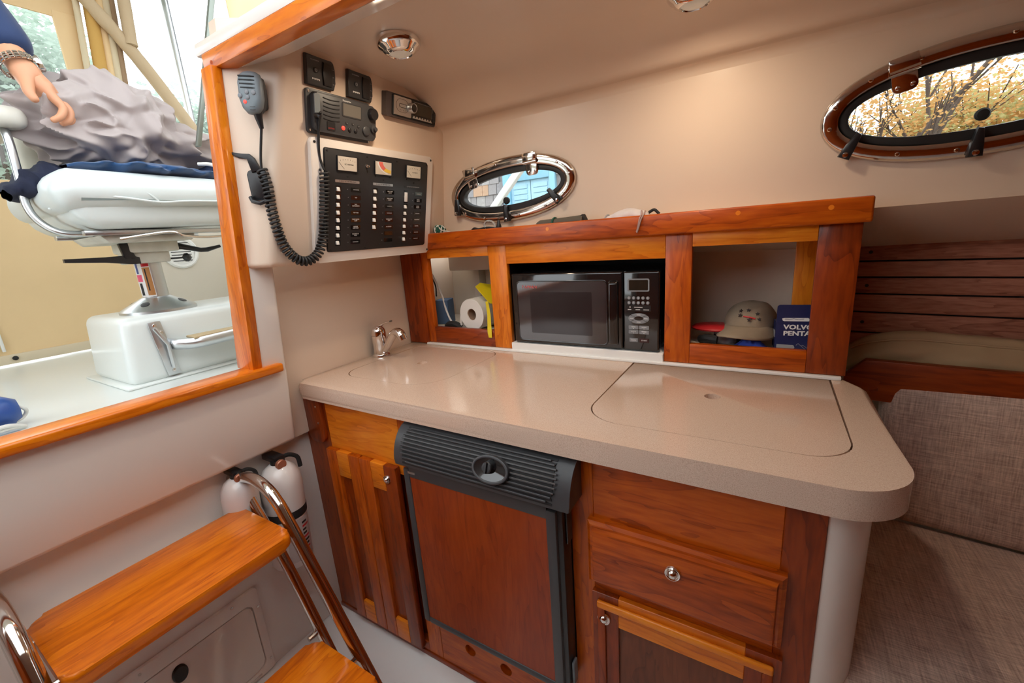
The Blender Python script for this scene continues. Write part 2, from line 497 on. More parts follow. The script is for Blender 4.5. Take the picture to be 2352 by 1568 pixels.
# soft cove up into the overhead, and the deck-edge soffit below
for x0, x1 in ((0.10, 3.1),):
    prof = [(spy(ZT), ZT)] + [(spy(ZT) - 0.032 * (1 - cos(t)) / 1.0, ZT + 0.02 * sin(t)) for t in (0.4, 0.8, 1.2, 1.57)]
    A = [bm.verts.new((x0, y, z)) for y, z in prof]; B = [bm.verts.new((x1, y, z)) for y, z in prof]
    for i in range(len(prof) - 1): bm.faces.new((A[i], B[i], B[i + 1], A[i + 1]))
prof = [(spy(ZB), ZB), (1.328, 1.262), (1.35, 1.252), (1.50, 1.186), (1.72, 1.13)]
A = [bm.verts.new((0.1, y, z)) for y, z in prof]; B = [bm.verts.new((3.1, y - 0.2, z + 0.03)) for y, z in prof]
B[0].co = Vector((3.1, spy(ZB), ZB))
for i in range(len(prof) - 1): bm.faces.new((A[i], A[i + 1], B[i + 1], B[i]))
bmesh.ops.remove_doubles(bm, verts=bm.verts, dist=1e-5)
struct('wall_port', bm, LINER, 'warm-light-tinted cabin side with two oval portlights', 60)

# overhead
YT, ZTT = spy(ZT) - 0.032, ZT + 0.02
def ceil_z(x, y):
    y = abs(y)
    t = max(0.0, min(1.0, (y - 1.05) / (YT - 1.05)))
    z = 1.753 - 0.027 * max(0.0, min(1.0, (y - 0.62) / 0.6))
    z = z + (ZTT - z) * t ** 2.3
    # shallow moulded step forward of the sliding hatch
    k = max(0.0, min(1.0, (x - 0.80) / 0.30)); k = k * k * (3 - 2 * k)
    return z - 0.018 * k * max(0.0, 1 - t * 1.3)
bm = NB()
def cpatch(x0, x1, y0, y1, nx, ny):
    surf(bm, lambda u, v: (x0 + (x1 - x0) * u, y0 + (y1 - y0) * v, ceil_z(x0 + (x1 - x0) * u, y0 + (y1 - y0) * v)), nx, ny)
YS = [(0.66, YT, 30), (-0.66, 0.66, 12), (-YT, -0.66, 30)]
for y0_, y1_, ny_ in YS:
    if y0_ != -0.66: cpatch(0.12, 1.16, y0_, y1_, 80, ny_)
    cpatch(1.16, 2.0, y0_, y1_, 40, ny_); cpatch(2.6, 3.1, y0_, y1_, 6, ny_)
    cpatch(2.0, 2.6, y0_, y1_, 8, ny_)
bmesh.ops.remove_doubles(bm, verts=bm.verts, dist=1e-5)
o = struct('ceiling', bm, LINER, 'warm-light-tinted moulded overhead with a recess for the sliding hatch', 80); thick(o, 0.03, 1)

# hatch coaming lip (white) on three sides, seen above the wooden rail
bm = NB()
for s in (1, -1):
    box(bm, 0.07, s * 0.600 if s > 0 else -0.66, 1.7235, 1.19, 0.66 if s > 0 else -0.600, 1.752, 0.006)
    hexa(bm, [(0.13, s * 0.636, 1.687), (1.18, s * 0.636, 1.687), (1.18, s * 0.70, 1.709), (0.13, s * 0.70, 1.709),
              (0.13, s * 0.636, 1.76), (1.18, s * 0.636, 1.76), (1.18, s * 0.70, 1.76), (0.13, s * 0.70, 1.76)])
box(bm, 1.16, -0.66, 1.688, 1.21, 0.66, 1.75, 0.006)
struct('trim_hatch_lip', bm, GEL, 'white lip of the sliding hatch above the wooden rail')

bm = NB(); box(bm, 3.1, -1.6, -0.02, 3.14, 1.7, 1.80)
struct('wall_forward', bm, WZ, 'forward bulkhead out of view')
bm = NB(); box(bm, -0.05, -1.36, -0.02, 3.12, -1.23, 1.80)
struct('wall_starboard', bm, WX, 'starboard cabin side out of view')
bm = NB(); hexa(bm, [(-0.05, 1.70, 0.0), (3.1, 1.46, 0.0), (3.1, 1.52, 0.0), (-0.05, 1.76, 0.0), (-0.05, 1.70, 1.2), (3.1, 1.46, 1.2), (3.1, 1.52, 1.2), (-0.05, 1.76, 1.2)])
struct('wall_hull', bm, LINER, 'hull side behind the galley and settee')

# companionway woodwork
bm = NB()
hexa(bm, [(-0.02, 0.575, 0.966), (0.063, 0.575, 0.966), (0.063, 0.602, 0.966), (-0.02, 0.602, 0.966),
          (0.104, 0.587, 1.69), (0.149, 0.587, 1.69), (0.149, 0.613, 1.69), (0.104, 0.613, 1.69)], 0.004, 2)
struct('trim_post', bm, TEAKZ, 'varnished wooden post at the companionway side')
bm = NB(); box(bm, 0.0, -0.62, 0.945, 0.078, 0.652, 0.9695, 0.006, 3)
struct('trim_sill', bm, TEAK, 'varnished wooden sill along the bottom of the companionway')
bm = NB(); box(bm, 0.095, 0.600, 1.687, 1.16, 0.637, 1.7245, 0.003, 2)
struct('trim_hatch_rail', bm, TEAKX, 'varnished wooden rail along the hatch opening overhead')
bm = NB()
cyl(bm, (0.132, 0.5995, 1.7), (0.132, 0.602, 1.7), 0.004, n=12)
o = obj('wood_plug', bm, WX, bpy.data.objects['trim_hatch_rail'])

# ================================================================== portlights
def portlight(name, label, p, hinges, dogs, knob, bolts):
    z0 = p['c'][1]
    M = basis((0, spy(0), 0), (1, 0, 0), (0, -0.12, 1))   # local u = x, v ~ z
    t = thing(name, label, 'porthole', M)
    sc = 1 / sqrt(1 + 0.0144)
    def L(lp): return [(x, z / sc) for x, z in lp]
    b = NB()
    # domed polished ring
    n = 64
    prof = [(0.0, 0.0), (-0.0005, 0.008), (-0.003, 0.0125), (-0.007, 0.0145), (-0.029, 0.0160), (-0.032, 0.0140), (-0.033, -0.02)]
    rings = []
    for k, h in prof:
        rings.append([b.verts.new((x, y, h)) for x, y in L(ell(p, k, n))])
    for A, B in zip(rings[:-1], rings[1:]):
        for i in range(n): b.faces.new((A[i], A[(i + 1) % n], B[(i + 1) % n], B[i]))
    obj('ring_frame', b, STEEL, t, 50)
    b = NB(); ring(b, L(ell(p, -0.0325, n)), L(ell(p, -0.052, n)), -0.02, 0.006, None, 0.004)
    obj('gasket', b, RUB, t, 50)
    b = NB(); prism(b, L(ell(p, -0.051, n)), -0.010, -0.006)
    obj('pane', b, PANE, t)
    for (x, z) in bolts:
        b = NB(); lathe(b, [(0.0045, 0.0), (0.0045, 0.0015), (0.003, 0.003), (0.0005, 0.0034)], 12, T((x, z / sc, 0.016)))
        obj('screw', b, STEEL, t)
    for (x, z, a) in hinges:
        Mh = T((x, z / sc, 0.0)) @ RZ(a)
        b = NB()
        box(b, -0.024, -0.006, 0.014, 0.024, 0.022, 0.022, 0.002, 2, Mh)
        cyl(b, Mh @ Vector((-0.024, -0.006, 0.019)), Mh @ Vector((0.024, -0.006, 0.019)), 0.006, n=12)
        prism(b, rrect(-0.021, -0.046, 0.021, -0.004, (0.012, 0.012, 0.002, 0.002)), 0.008, 0.0125, Mh, 0.001)
        h = obj('hinge', b, STEEL, t)
        for s in (-1, 1):
            b = NB(); lathe(b, [(0.0045, 0.0), (0.004, 0.002), (0.001, 0.003)], 10, Mh @ T((s * 0.012, -0.035, 0.0125)))
            obj('screw', b, CHROME, h)
    for (x, z, a) in dogs:
        Md = T((x, z / sc, 0.0)) @ RZ(a)
        b = NB()
        prism(b, [(-0.012, -0.012), (0.012, -0.012), (0.010, 0.014), (0.006, 0.042), (-0.004, 0.044), (-0.010, 0.014)], 0.014, 0.026, Md, 0.004, 2)
        d = obj('latch_dog', b, BLACK, t)
        b = NB(); lathe(b, [(0.006, 0.0), (0.0055, 0.003), (0.001, 0.004)], 12, Md @ T((-0.001, -0.004, 0.026)))
        obj('screw', b, CHROME, d)
    b = NB(); lathe(b, [(0.011, 0), (0.012, 0.008), (0.009, 0.012), (0.001, 0.013)], 20, T((knob[0], knob[1] / sc, -0.006)))
    obj('knob', b, BLKM, t)
    return t
def boltring(p, n, off=0.1):
    e = ell(p, -0.016, 64)
    return [e[int(i * 64 / n + off * 64) % 64] for i in range(n)]
portlight('window_1', 'smaller oval polished-steel portlight above the galley shelf', P1,
          [(0.335, 1.487, 0.16), (0.572, 1.503, 0.05)], [(0.258, 1.372, -0.1), (0.463, 1.336, 0.05), (0.655, 1.378, 0.75)], (0.458, 1.39), boltring(P1, 12))
portlight('window_2', 'larger oval steel portlight at the right above the settee', P2,
          [(1.456, 1.552, 0.2), (1.70, 1.562, 0.1)], [(1.377, 1.402, -0.45), (1.588, 1.376, 0.0), (1.78, 1.41, 0.4)], (1.592, 1.442), boltring(P2, 14, 0.03))
for n_ in ('window_1', 'window_2'): bpy.data.objects[n_]['kind'] = 'structure'

# ================================================================== counter top
bm = NB()
# outline, ccw
out = [(0.0, 0.745)]
for i in range(7):
    a = pi + 0.5 * pi * i / 6
    out.append((0.03 + 0.03 * cos(a), 0.745 + 0.03 * sin(a)))
for i in range(13):
    a = -0.5 * pi + 0.5 * pi * i / 12
    out.append((1.352 + 0.102 * cos(a), 0.808 + 0.102 * sin(a)))
out += [(1.454, 1.17), (1.448, 1.19), (1.41, 1.258), (1.40, 1.262), (0.0, 1.262)]
out = out[1:]
prism(bm, out, 0.831, ZC, None, 0.016, 5, True, True)
counter = obj('countertop', bm, STONE, None, 40)
def lidshape(k, x0, y0, x1, y1, r): return rrect(x0 - k, y0 - k, x1 + k, y1 + (k if r[2] else 0.0), r, 10)
SINK = (0.082, 0.822, 0.455, 1.205); SR = (0.07, 0.11, 0.06, 0.07)
ICE = (0.915, 0.797, 1.386, 1.229); IR = (0.085, 0.075, 0, 0)
c1 = NB(); prism(c1, lidshape(0.0022, *SINK, SR), ZC - 0.012, ZC + 0.02)
c2 = NB(); prism(c2, lidshape(0.0025, *ICE, IR), ZC - 0.018, ZC + 0.02)
cut(counter, [c1, c2], 40)
tag(counter, 'long speckled beige galley countertop with rounded front corner', 'countertop')
def lid(name, label, s, r, d, hole):
    bm = NB(); prism(bm, rrect(*s, r, 10), ZC - d, ZC - 0.0006, None, 0.0025, 2)
    o = obj(name, bm, STONE, None, 40)
    c = NB(); cyl(c, (hole[0], hole[1], ZC - d - 0.01), (hole[0], hole[1], ZC + 0.01), 0.017, n=28)
    cut(o, [c], 40)
    return tag(o, label, 'lid')
lid('counter_lid', 'sink cover lid with finger hole, set in the counter beside the faucet', SINK, SR, 0.0118, (0.262, 1.012))
lid('counter_lid', 'large icebox lid with finger hole at the right end of the counter', ICE, IR, 0.0178, (1.150, 1.017))
bm = NB(); box(bm, 0.10, 1.2165, ZC, 1.408, 1.2305, ZC + 0.0085, 0.002)
struct('trim_backsplash', bm, WHITE, 'thin white caulk strip where the counter meets the upper cabinet')

# ================================================================== lower galley fronts
YF = 0.745
def board(name, parent, m, x0, z0, x1, z1, y0=YF, t=0.02, bev=0.0012):
    bm = NB(); box(bm, x0, y0, z0, x1, y0 + t, z1, bev, 1)
    return obj(name, bm, m, parent)
def molded(name, parent, m, x0, z0, x1, z1, yb, depth=0.02, w=0.014):
    """raised slab with a moulded edge"""
    bm = NB()
    prof = [(0, 0), (0, depth * 0.45), (w * 0.35, depth * 0.62), (w * 0.6, depth * 0.66), (w * 0.75, depth * 0.95), (w, depth)]
    loops = []
    for k, h in prof:
        loops.append([bm.verts.new((x, yb - h, z)) for x, z in ((x0 + k, z0 + k), (x1 - k, z0 + k), (x1 - k, z1 - k), (x0 + k, z1 - k))])
    for A, B in zip(loops[:-1], loops[1:]):
        for i in range(4): bm.faces.new((A[i], A[(i + 1) % 4], B[(i + 1) % 4], B[i]))
    bm.faces.new(loops[-1]); bm.faces.new(loops[0][::-1])
    return obj(name, bm, m, parent, 20)
def knob(parent, x, y, z, r=0.0155):
    M = face_at(x, y, z)
    bm = NB(); lathe(bm, [(r, 0), (r, 0.002), (r * 0.9, 0.0045), (r * 0.68, 0.004), (r * 0.62, 0.0025), (r * 0.6, 0.006), (r * 0.35, 0.010), (r * 0.05, 0.011)], 28, M)
    return obj('knob', bm, CHROME, parent, 50)
# --- sink cabinet
t = thing('sink_cabinet', 'cherry cabinet with bifold door under the sink', 'cabinet', (0.2, YF, 0))
t.matrix_world = Matrix()
bm = NB(); box(bm, -0.028, YF + 0.02, 0.03, 0.43, 1.22, 0.828); obj('body', bm, DZ, t)
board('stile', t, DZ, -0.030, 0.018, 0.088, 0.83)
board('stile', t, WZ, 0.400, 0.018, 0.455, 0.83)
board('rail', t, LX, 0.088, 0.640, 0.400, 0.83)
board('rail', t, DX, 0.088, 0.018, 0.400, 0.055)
bm = NB(); prism(bm, rrect(-0.005, 0.675, 0.078, 0.829, (0.03, 0.03, 0.004, 0.004)), 0, 0.012, face_at(0, YF, 0), 0.003, 2)
o = obj('end_cleat', bm, DZ, t)
for z in (0.80, 0.745):
    b = NB(); lathe(b, [(0.004, 0), (0.0035, 0.0015), (0.0005, 0.002)], 10, face_at(0.058, YF - 0.012, z)); obj('screw', b, STEEL, o)
def leaf(x0, x1, z0, z1, sl, sr, top, bot, knobx=None):
    d = thing_part('door', t)
    y = YF
    sW = 0.048
    # frame pieces
    def fr(name, m, a0, b0, a1, b1, th=0.02):
        bm = NB(); box(bm, a0, y - th, b0, a1, y - 0.0005, b1, 0.0035, 2); return obj(name, bm, m, d)
    fr('door_stile', sl, x0, z0, x0 + sW, z1); fr('door_stile', sr, x1 - sW, z0, x1, z1)
    fr('door_rail', top, x0 + sW, z1 - 0.085, x1 - sW, z1); fr('door_rail', bot, x0 + sW, z0, x1 - sW, z0 + 0.075)
    bm = NB(); box(bm, x0 + sW - 0.003, y - 0.009, z0 + 0.07, x1 - sW + 0.003, y - 0.002, z1 - 0.08); obj('door_panel', bm, DZ, d)
    return d
def thing_part(name, parent):
    o = bpy.data.objects.new(name, None); o.empty_display_size = 0.03; COL.objects.link(o); o.parent = parent
    return o
leaf(0.083, 0.233, 0.035, 0.668, WZ, WZ, LX, LX)
d = leaf(0.2345, 0.386, 0.035, 0.668, WZ, DZ, LX, LX)
knob(d, 0.350, YF - 0.02, 0.627, 0.013)
# --- refrigerator surround
t = thing('fridge_surround', 'cherry boards framing the refrigerator above and below', 'cabinet')
board('rail', t, LX, 0.456, 0.800, 0.906, 0.83)
o = board('vent_rail', t, WX, 0.456, 0.018, 0.906, 0.220)
cs = []
for x in (0.568, 0.690, 0.812):
    c = NB(); cyl(c, (x, YF - 0.05, 0.112), (x, YF + 0.015, 0.112), 0.0185, n=24); cs.append(c)
cut(o, cs)
board('stile', t, WZ, 0.906, 0.018, 0.958, 0.83)
bm = NB(); box(bm, 0.458, YF + 0.03, 0.02, 0.93, YF + 0.035, 0.215); obj('backing', bm, BLKM, t)
# --- drawer cabinet
t = thing('drawer_cabinet', 'cherry cabinet with one drawer over a panelled door', 'cabinet')
bm = NB(); box(bm, 0.96, YF + 0.02, 0.03, 1.345, 1.22, 0.828); obj('body', bm, DZ, t)
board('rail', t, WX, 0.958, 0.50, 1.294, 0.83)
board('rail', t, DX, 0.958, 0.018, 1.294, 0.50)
board('stile', t, DZ, 1.294, 0.018, 1.352, 0.83)
d = thing_part('drawer', t)
molded('drawer_front', d, WX, 0.949, 0.531, 1.305, 0.683, YF - 0.0005, 0.027, 0.019)
knob(d, 1.124, YF - 0.0275, 0.630)
d = thing_part('door', t)
x0, x1, z0, z1 = 0.955, 1.310, 0.05, 0.505
fr = [('door_rail', LX, x0 + 0.058, z1 - 0.075, x1 - 0.058, z1), ('door_rail', LX, x0 + 0.058, z0, x1 - 0.058, z0 + 0.07),
      ('door_stile', DZ, x0, z0, x0 + 0.058, z1), ('door_stile', DZ, x1 - 0.058, z0, x1, z1)]
for nm, m, a0, b0, a1, b1 in fr:
    bm = NB(); box(bm, a0, YF - 0.013, b0, a1, YF - 0.0005, b1, 0.001, 1); obj(nm, bm, m, d)
bm = NB()     # moulded outer lip
box(bm, x0 + 0.012, YF - 0.022, z1 - 0.034, x1 - 0.012, YF - 0.012, z1 - 0.016, 0.0045, 3)
obj('door_moulding', bm, LX, d)
bm = NB(); box(bm, x0 + 0.012, YF - 0.020, z0 + 0.012, x0 + 0.030, YF - 0.012, z1 - 0.030, 0.004, 2)
obj('door_moulding', bm, DZ, d)
bm = NB(); box(bm, x1 - 0.030, YF - 0.020, z0 + 0.012, x1 - 0.012, YF - 0.012, z1 - 0.030, 0.004, 2)
obj('door_moulding', bm, DZ, d)
bm = NB(); box(bm, x0 + 0.055, YF - 0.007, z0 + 0.06, x1 - 0.055, YF - 0.002, z1 - 0.07); obj('door_panel', bm, wood('panel_brown', srgb(84, 40, 18), srgb(108, 54, 26), srgb(124, 66, 34), 'z'), d)
knob(d, 0.981, YF - 0.0135, 0.443)
# toe strip + white rounded end panel
bm = NB(); box(bm, -0.03, YF - 0.004, 0.0, 1.35, YF + 0.02, 0.018, 0.003)
struct('baseboard_galley', bm, DX, 'thin dark strip where the galley front meets the sole')
bm = NB()
pp = [(1.352, YF + 0.003)] + [(1.352 + 0.068 * sin(a), YF + 0.003 + 0.09 * (1 - cos(a))) for a in [i * pi / 20 for i in range(1, 11)]] + [(1.42, 1.40), (1.352, 1.40)]
prism(bm, pp, 0.0, 0.833)
struct('wall_galley_corner', bm, GEL, 'white rounded end panel of the galley beside the settee', 50)

# ================================================================== refrigerator
t = thing('refrigerator', 'charcoal front-opening refrigerator with a cherry door panel', 'refrigerator', (0.0, 0.0, 0.0))
FX0, FX1 = 0.458, 0.895
bm = NB(); box(bm, 0.462, 0.7455, 0.236, 0.904, 1.20, 0.796); obj('body', bm, BLKM, t)
FY = 0.690
for nm, a0, b0, a1, b1 in (('door_frame', FX0, 0.222, FX0 + 0.021, 0.708), ('door_frame', FX1 - 0.024, 0.222, FX1, 0.708), ('door_frame', FX0 + 0.02, 0.222, FX1 - 0.02, 0.241), ('door_frame', FX0 + 0.02, 0.685, FX1 - 0.02, 0.722)):
    bm = NB(); box(bm, a0, FY, b0, a1, FY + 0.04, b1, 0.004 if nm else 0, 2); obj(nm, bm, CHAR, t)
bm = NB(); box(bm, FX0 + 0.018, FY + 0.003, 0.238, FX1 - 0.02, FY + 0.012, 0.69); obj('door_panel', bm, wood('fridge_panel', srgb(124, 42, 8), srgb(146, 56, 12), srgb(162, 70, 20), 'z', rough=0.4, coat=0.15), t)
bm = NB(); box(bm, FX0 + 0.005, FY + 0.01, 0.225, FX1 + 0.012, 0.742, 0.715, 0.006, 2); d = obj('door_body', bm, BLACK, t)
bm = NB(); box(bm, FX1 + 0.0125, FY + 0.022, 0.62, FX1 + 0.0165, 0.738, 0.705, 0.002); obj('latch_plate', bm, DGREY, d)
bm = NB(); box(bm, FX1 + 0.0125, FY + 0.018, 0.235, FX1 + 0.020, FY + 0.04, 0.30, 0.004, 2); obj('hinge', bm, MGREY, d)
# curved grille housing
bm = NB()
NP = 14
def gp(s):   # profile from bottom lip (s=0) to top back (s=1)
    a = s * pi / 2
    return (0.742 - 0.068 * cos(a) ** 0.9 if s < 1 else 0.742, 0.728 + 0.096 * sin(a))
X0, X1 = 0.450, 0.935
A = [[bm.verts.new((x, *gp(i / NP))) for i in range(NP + 1)] + [bm.verts.new((x, 0.7445, 0.824)), bm.verts.new((x, 0.7445, 0.728))] for x in (X0, X1)]
m_ = len(A[0])
for i in range(m_): bm.faces.new((A[0][i], A[0][(i + 1) % m_], A[1][(i + 1) % m_], A[1][i]))
f1 = bm.faces.new(A[0][::-1]); f2 = bm.faces.new(A[1])
bmesh.ops.bevel(bm, geom=list(f1.edges) + list(f2.edges), offset=0.004, segments=2, affect='EDGES', profile=0.5)
hs = obj('vent_housing', bm, CHAR, t, 50)
for i in range(10):
    s = 0.10 + 0.068 * i
    bm = NB()
    y, z = gp(s); y2, z2 = gp(s + 0.001); tv = Vector((0, y2 - y, z2 - z)).normalized(); nv = Vector((0, -tv.z, tv.y))
    k = abs(i - 4.5) / 4.5
    xa, xb = X0 + 0.022 + 0.02 * k ** 3, X1 - 0.030 - 0.02 * k ** 3
    c = Vector((0, y, z)) + nv * 0.002
    hexa(bm, [Vector((xx, 0, 0)) + c + tv * dt + nv * dn for dn in (0, 0.0035) for xx, dt in ((xa, -0.0022), (xb, -0.0022), (xb, 0.0022), (xa, 0.0022))], 0.001, 1)
    obj('slat', bm, MGREY if False else CHAR, hs)
bm = NB()
for i in range(11):
    s = 0.066 + 0.068 * i
    y, z = gp(s); y2, z2 = gp(s + 0.001); tv = Vector((0, y2 - y, z2 - z)).normalized(); nv = Vector((0, -tv.z, tv.y))
    c = Vector((0, y, z)) + nv * 0.0004
    hexa(bm, [Vector((xx, 0, 0)) + c + tv * dt + nv * dn for dn in (0, 0.0012) for xx, dt in ((X0 + 0.03, -0.0022), (X1 - 0.038, -0.0022), (X1 - 0.038, 0.0022), (X0 + 0.03, 0.0022))])
obj('vent_slots', bm, BLKM, hs)
y, z = gp(0.36); y2, z2 = gp(0.37)
Mv = basis((0.750, y - 0.003, z), (1, 0, 0), (0, y2 - y, z2 - z))
bm = NB(); ring(bm, circ(0, 0, 0.048, 0.031, 32), circ(0, 0, 0.041, 0.024, 32), -0.004, 0.0105, Mv, 0.002); dl = obj('dial_bezel', bm, CHAR, t)
bm = NB(); surf(bm, lambda u, v: Mv @ Vector((0.042 * v * cos(2 * pi * u), 0.025 * v * sin(2 * pi * u), 0.0062 + 0.003 * v * v)), 28, 5, True); obj('dial_bowl', bm, BLKG, dl)
bm = NB(); lathe(bm, [(0.014, 0), (0.013, 0.012), (0.011, 0.014), (0.001, 0.0145)], 20, Mv @ T((-0.004, 0.004, 0.004))); box(bm, -0.003, -0.012, 0.01, 0.003, 0.012, 0.018, 0.001, 1, Mv @ T((-0.004, 0.004, 0.004))); obj('dial_knob', bm, BLACK, dl)
bm = NB(); box(bm, FX0 + 0.018, FY - 0.0008, 0.697, FX0 + 0.042, FY + 0.001, 0.703); obj('badge', bm, ALU, t)

# ================================================================== upper cabinet
YU = 1.2285
t = thing('upper_cabinet', 'long cherry cabinet with two open cubbies and a microwave bay', 'cabinet')
def ub(name, m, x0, z0, x1, z1, y0=YU, th=0.02, bev=0.0018):
    bm = NB(); box(bm, x0, y0, z0, x1, y0 + th, z1, bev, 2); return obj(name, bm, m, t)
ub('stile', DZ, 0.006, 0.884, 0.108, 1.25, YU - 0.004)
ub('stile', WZ, 0.108, 0.890, 0.141, 1.25)
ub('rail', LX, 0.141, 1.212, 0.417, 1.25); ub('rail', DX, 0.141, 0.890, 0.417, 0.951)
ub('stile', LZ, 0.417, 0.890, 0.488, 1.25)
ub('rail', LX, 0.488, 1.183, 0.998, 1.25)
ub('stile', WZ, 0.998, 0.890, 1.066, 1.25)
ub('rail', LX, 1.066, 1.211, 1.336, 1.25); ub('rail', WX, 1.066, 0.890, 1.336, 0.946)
ub('stile', DZ, 1.336, 0.890, 1.416, 1.25)
bm = NB(); box(bm, 0.13, YU - 0.020, 1.2465, 1.428, YU + 0.024, 1.3015, 0.005, 3); o = obj('top_moulding', bm, WX, t)
for x, z in ((0.655, 1.285), (1.17, 1.287), (1.353, 1.283)):
    b = NB(); cyl(b, (x, YU - 0.0204, z), (x, YU - 0.018, z), 0.0055, n=14); obj('wood_plug', b, LX, o)
bm = NB(); box(bm, 0.10, YU + 0.02, 1.272, 1.416, 1.318, 1.286); obj('top_shelf', bm, LINER, t)
# interior
bm = NB(); box(bm, 0.0, 1.245, 0.928, 0.475, 1.56, 0.938); obj('cubby_floor', bm, CREAM, t)
bm = NB(); box(bm, 1.01, 1.245, 0.918, 1.41, 1.56, 0.930); obj('cubby_floor', bm, CREAM, t)
bm = NB(); box(bm, 0.0, 1.54, 0.93, 0.475, 1.55, 1.25); obj('cubby_back', bm, CREAM, t)
bm = NB(); box(bm, 1.01, 1.50, 0.92, 1.41, 1.51, 1.25); obj('cubby_back', bm, LINER, t)
bm = NB(); box(bm, 0.10, 1.40, 1.15, 0.475, 1.54, 1.25, 0.004); obj('cubby_cleat', bm, CREAM, t)
bm = NB(); box(bm, 0.155, 1.49, 0.938, 0.185, 1.54, 1.15, 0.003); obj('cubby_cleat', bm, CREAM, t)
for x in (0.475, 1.0):
    bm = NB(); box(bm, x, 1.247, 0.89, x + 0.012, 1.55, 1.25); obj('partition', bm, BLKM, t)
bm = NB(); box(bm, 0.487, 1.247, 1.20, 1.0, 1.55, 1.21); obj('bay_top', bm, BLKM, t)
bm = NB(); box(bm, 0.487, 1.53, 0.90, 1.0, 1.54, 1.20); obj('bay_back', bm, BLKM, t)
bm = NB(); box(bm, 1.404, 1.247, 0.89, 1.416, 1.50, 1.25); obj('end_panel', bm, DZ, t)
bm = NB(); box(bm, 1.302, 1.40, 0.93, 1.36, 1.42, 1.25, 0.002); obj('corner_post', bm, LZ, t)
bm = NB(); box(bm, 0.4895, 1.2215, 0.8815, 0.997, 1.53, 0.9135, 0.0015, 1); tag(obj('microwave_shelf', bm, WHITE), 'white board under the microwave', 'shelf')
# ================================================================== electronics on the console
MC = basis((0.1515, 0.75, 1.236), (0, 1, 0), (0.215, 0, 1))      # u = +y, v = up the leaning face, n = out
def plate(name, m, parent, x0, y0, x1, y1, r, z0, z1, bev=0.0, seg=2, ang=35):
    bm = NB(); prism(bm, rrect(x0, y0, x1, y1, r), z0, z1, None, bev, seg); return obj(name, bm, m, parent, ang)
def disc(name, m, parent, x, y, prof, n=20, M=None):
    bm = NB(); lathe(bm, prof, n, (M or Matrix()) @ T((x, y, 0))); return obj(name, bm, m, parent, 45)

# ---- breaker panel
t = thing('breaker_panel', 'black circuit breaker panel with three meters in a white bezel', 'panel', MC)
bz = plate('bezel', GEL, t, 0.0, 0.0025, 0.466, 0.325, 0.013, 0.0, 0.012, 0.005, 3)
for x, y in ((0.011, 0.314), (0.455, 0.314), (0.455, 0.014)):
    disc('screw', BLACK, bz, x, y, [(0.0035, 0.011), (0.0033, 0.0132), (0.0005, 0.0136)], 10)
bp_ = plate('face_plate', PANEL, t, 0.037, 0.0325, 0.436, 0.3035, 0.006, 0.011, 0.0165, 0.002, 2)
plate('plate_rim', DGREY, t, 0.0355, 0.031, 0.4375, 0.305, 0.007, 0.0115, 0.0135, 0.001, 1)
ZP = 0.0165
for gi, gx in enumerate((0.0742, 0.2049, 0.3347)):
    g = plate('meter', BLACK, t, gx - 0.002, 0.2505, gx + 0.070, 0.290, 0.002, ZP - 0.001, ZP + 0.004, 0.001, 1)
    plate('meter_face', mat('meter_paper_%d' % gi, (0.62, 0.57, 0.5) if gi < 2 else (0.7, 0.67, 0.58), 0.5), g, gx, 0.2525, gx + 0.0625, 0.288, 0.001, ZP + 0.0035, ZP + 0.0046)
    zt = ZP + 0.0048
    def arc(a0, a1, r0, r1, m, cx, cy):
        bm = NB(); n = 10
        o_ = [(cx + r1 * cos(a0 + (a1 - a0) * i / n), cy + 0.66 * r1 * sin(a0 + (a1 - a0) * i / n)) for i in range(n + 1)]
        i_ = [(cx + r0 * cos(a0 + (a1 - a0) * i / n), cy + 0.66 * r0 * sin(a0 + (a1 - a0) * i / n)) for i in range(n + 1)]
        prism(bm, o_ + i_[::-1], zt - 0.0003, zt + 0.0002); return obj('dial_band', bm, m, g)
    if gi == 1:
        arc(radians(183), radians(232), 0.033, 0.047, mat('meter_red', (0.75, 0.16, 0.13), 0.5), gx + 0.060, 0.2885)
        arc(radians(232), radians(270), 0.033, 0.047, mat('meter_yellow', (0.8, 0.55, 0.08), 0.5), gx + 0.060, 0.2885)
        arc(radians(184), radians(255), 0.0485, 0.0535, mat('meter_white', (0.8, 0.8, 0.78), 0.5), gx + 0.060, 0.2885)
    else:
        bm = NB(); tube(bm, [(gx + 0.002, 0.273, zt), (gx + 0.020, 0.2565, zt)], 0.0004, 6)
        for k in range(7): box(bm, gx + 0.008 + 0.008 * k, 0.2795 - 0.0004 * (k - 3) ** 2, zt - 0.0002, gx + 0.0086 + 0.008 * k, 0.2825 - 0.0004 * (k - 3) ** 2, zt + 0.0001)
        obj('needle_and_scale', bm, BLACK, g)
        text('meter_text', 'DC AMPERES' if gi == 0 else 'AC VOLTS', 0.0052, BLKM, g, T((gx + 0.036, 0.2685, zt)), 0.0001)
    for x in (gx + 0.004, gx + 0.062): disc('screw', BLKM, t, x, 0.2465, [(0.0022, ZP - 0.001), (0.002, ZP + 0.0012), (0.0003, ZP + 0.0015)], 8)
tg = disc('toggle_switch', CHROME, t, 0.1752, 0.271, [(0.0042, ZP - 0.001), (0.0042, ZP + 0.003), (0.0022, ZP + 0.004), (0.0026, ZP + 0.011), (0.0005, ZP + 0.0125)], 12)
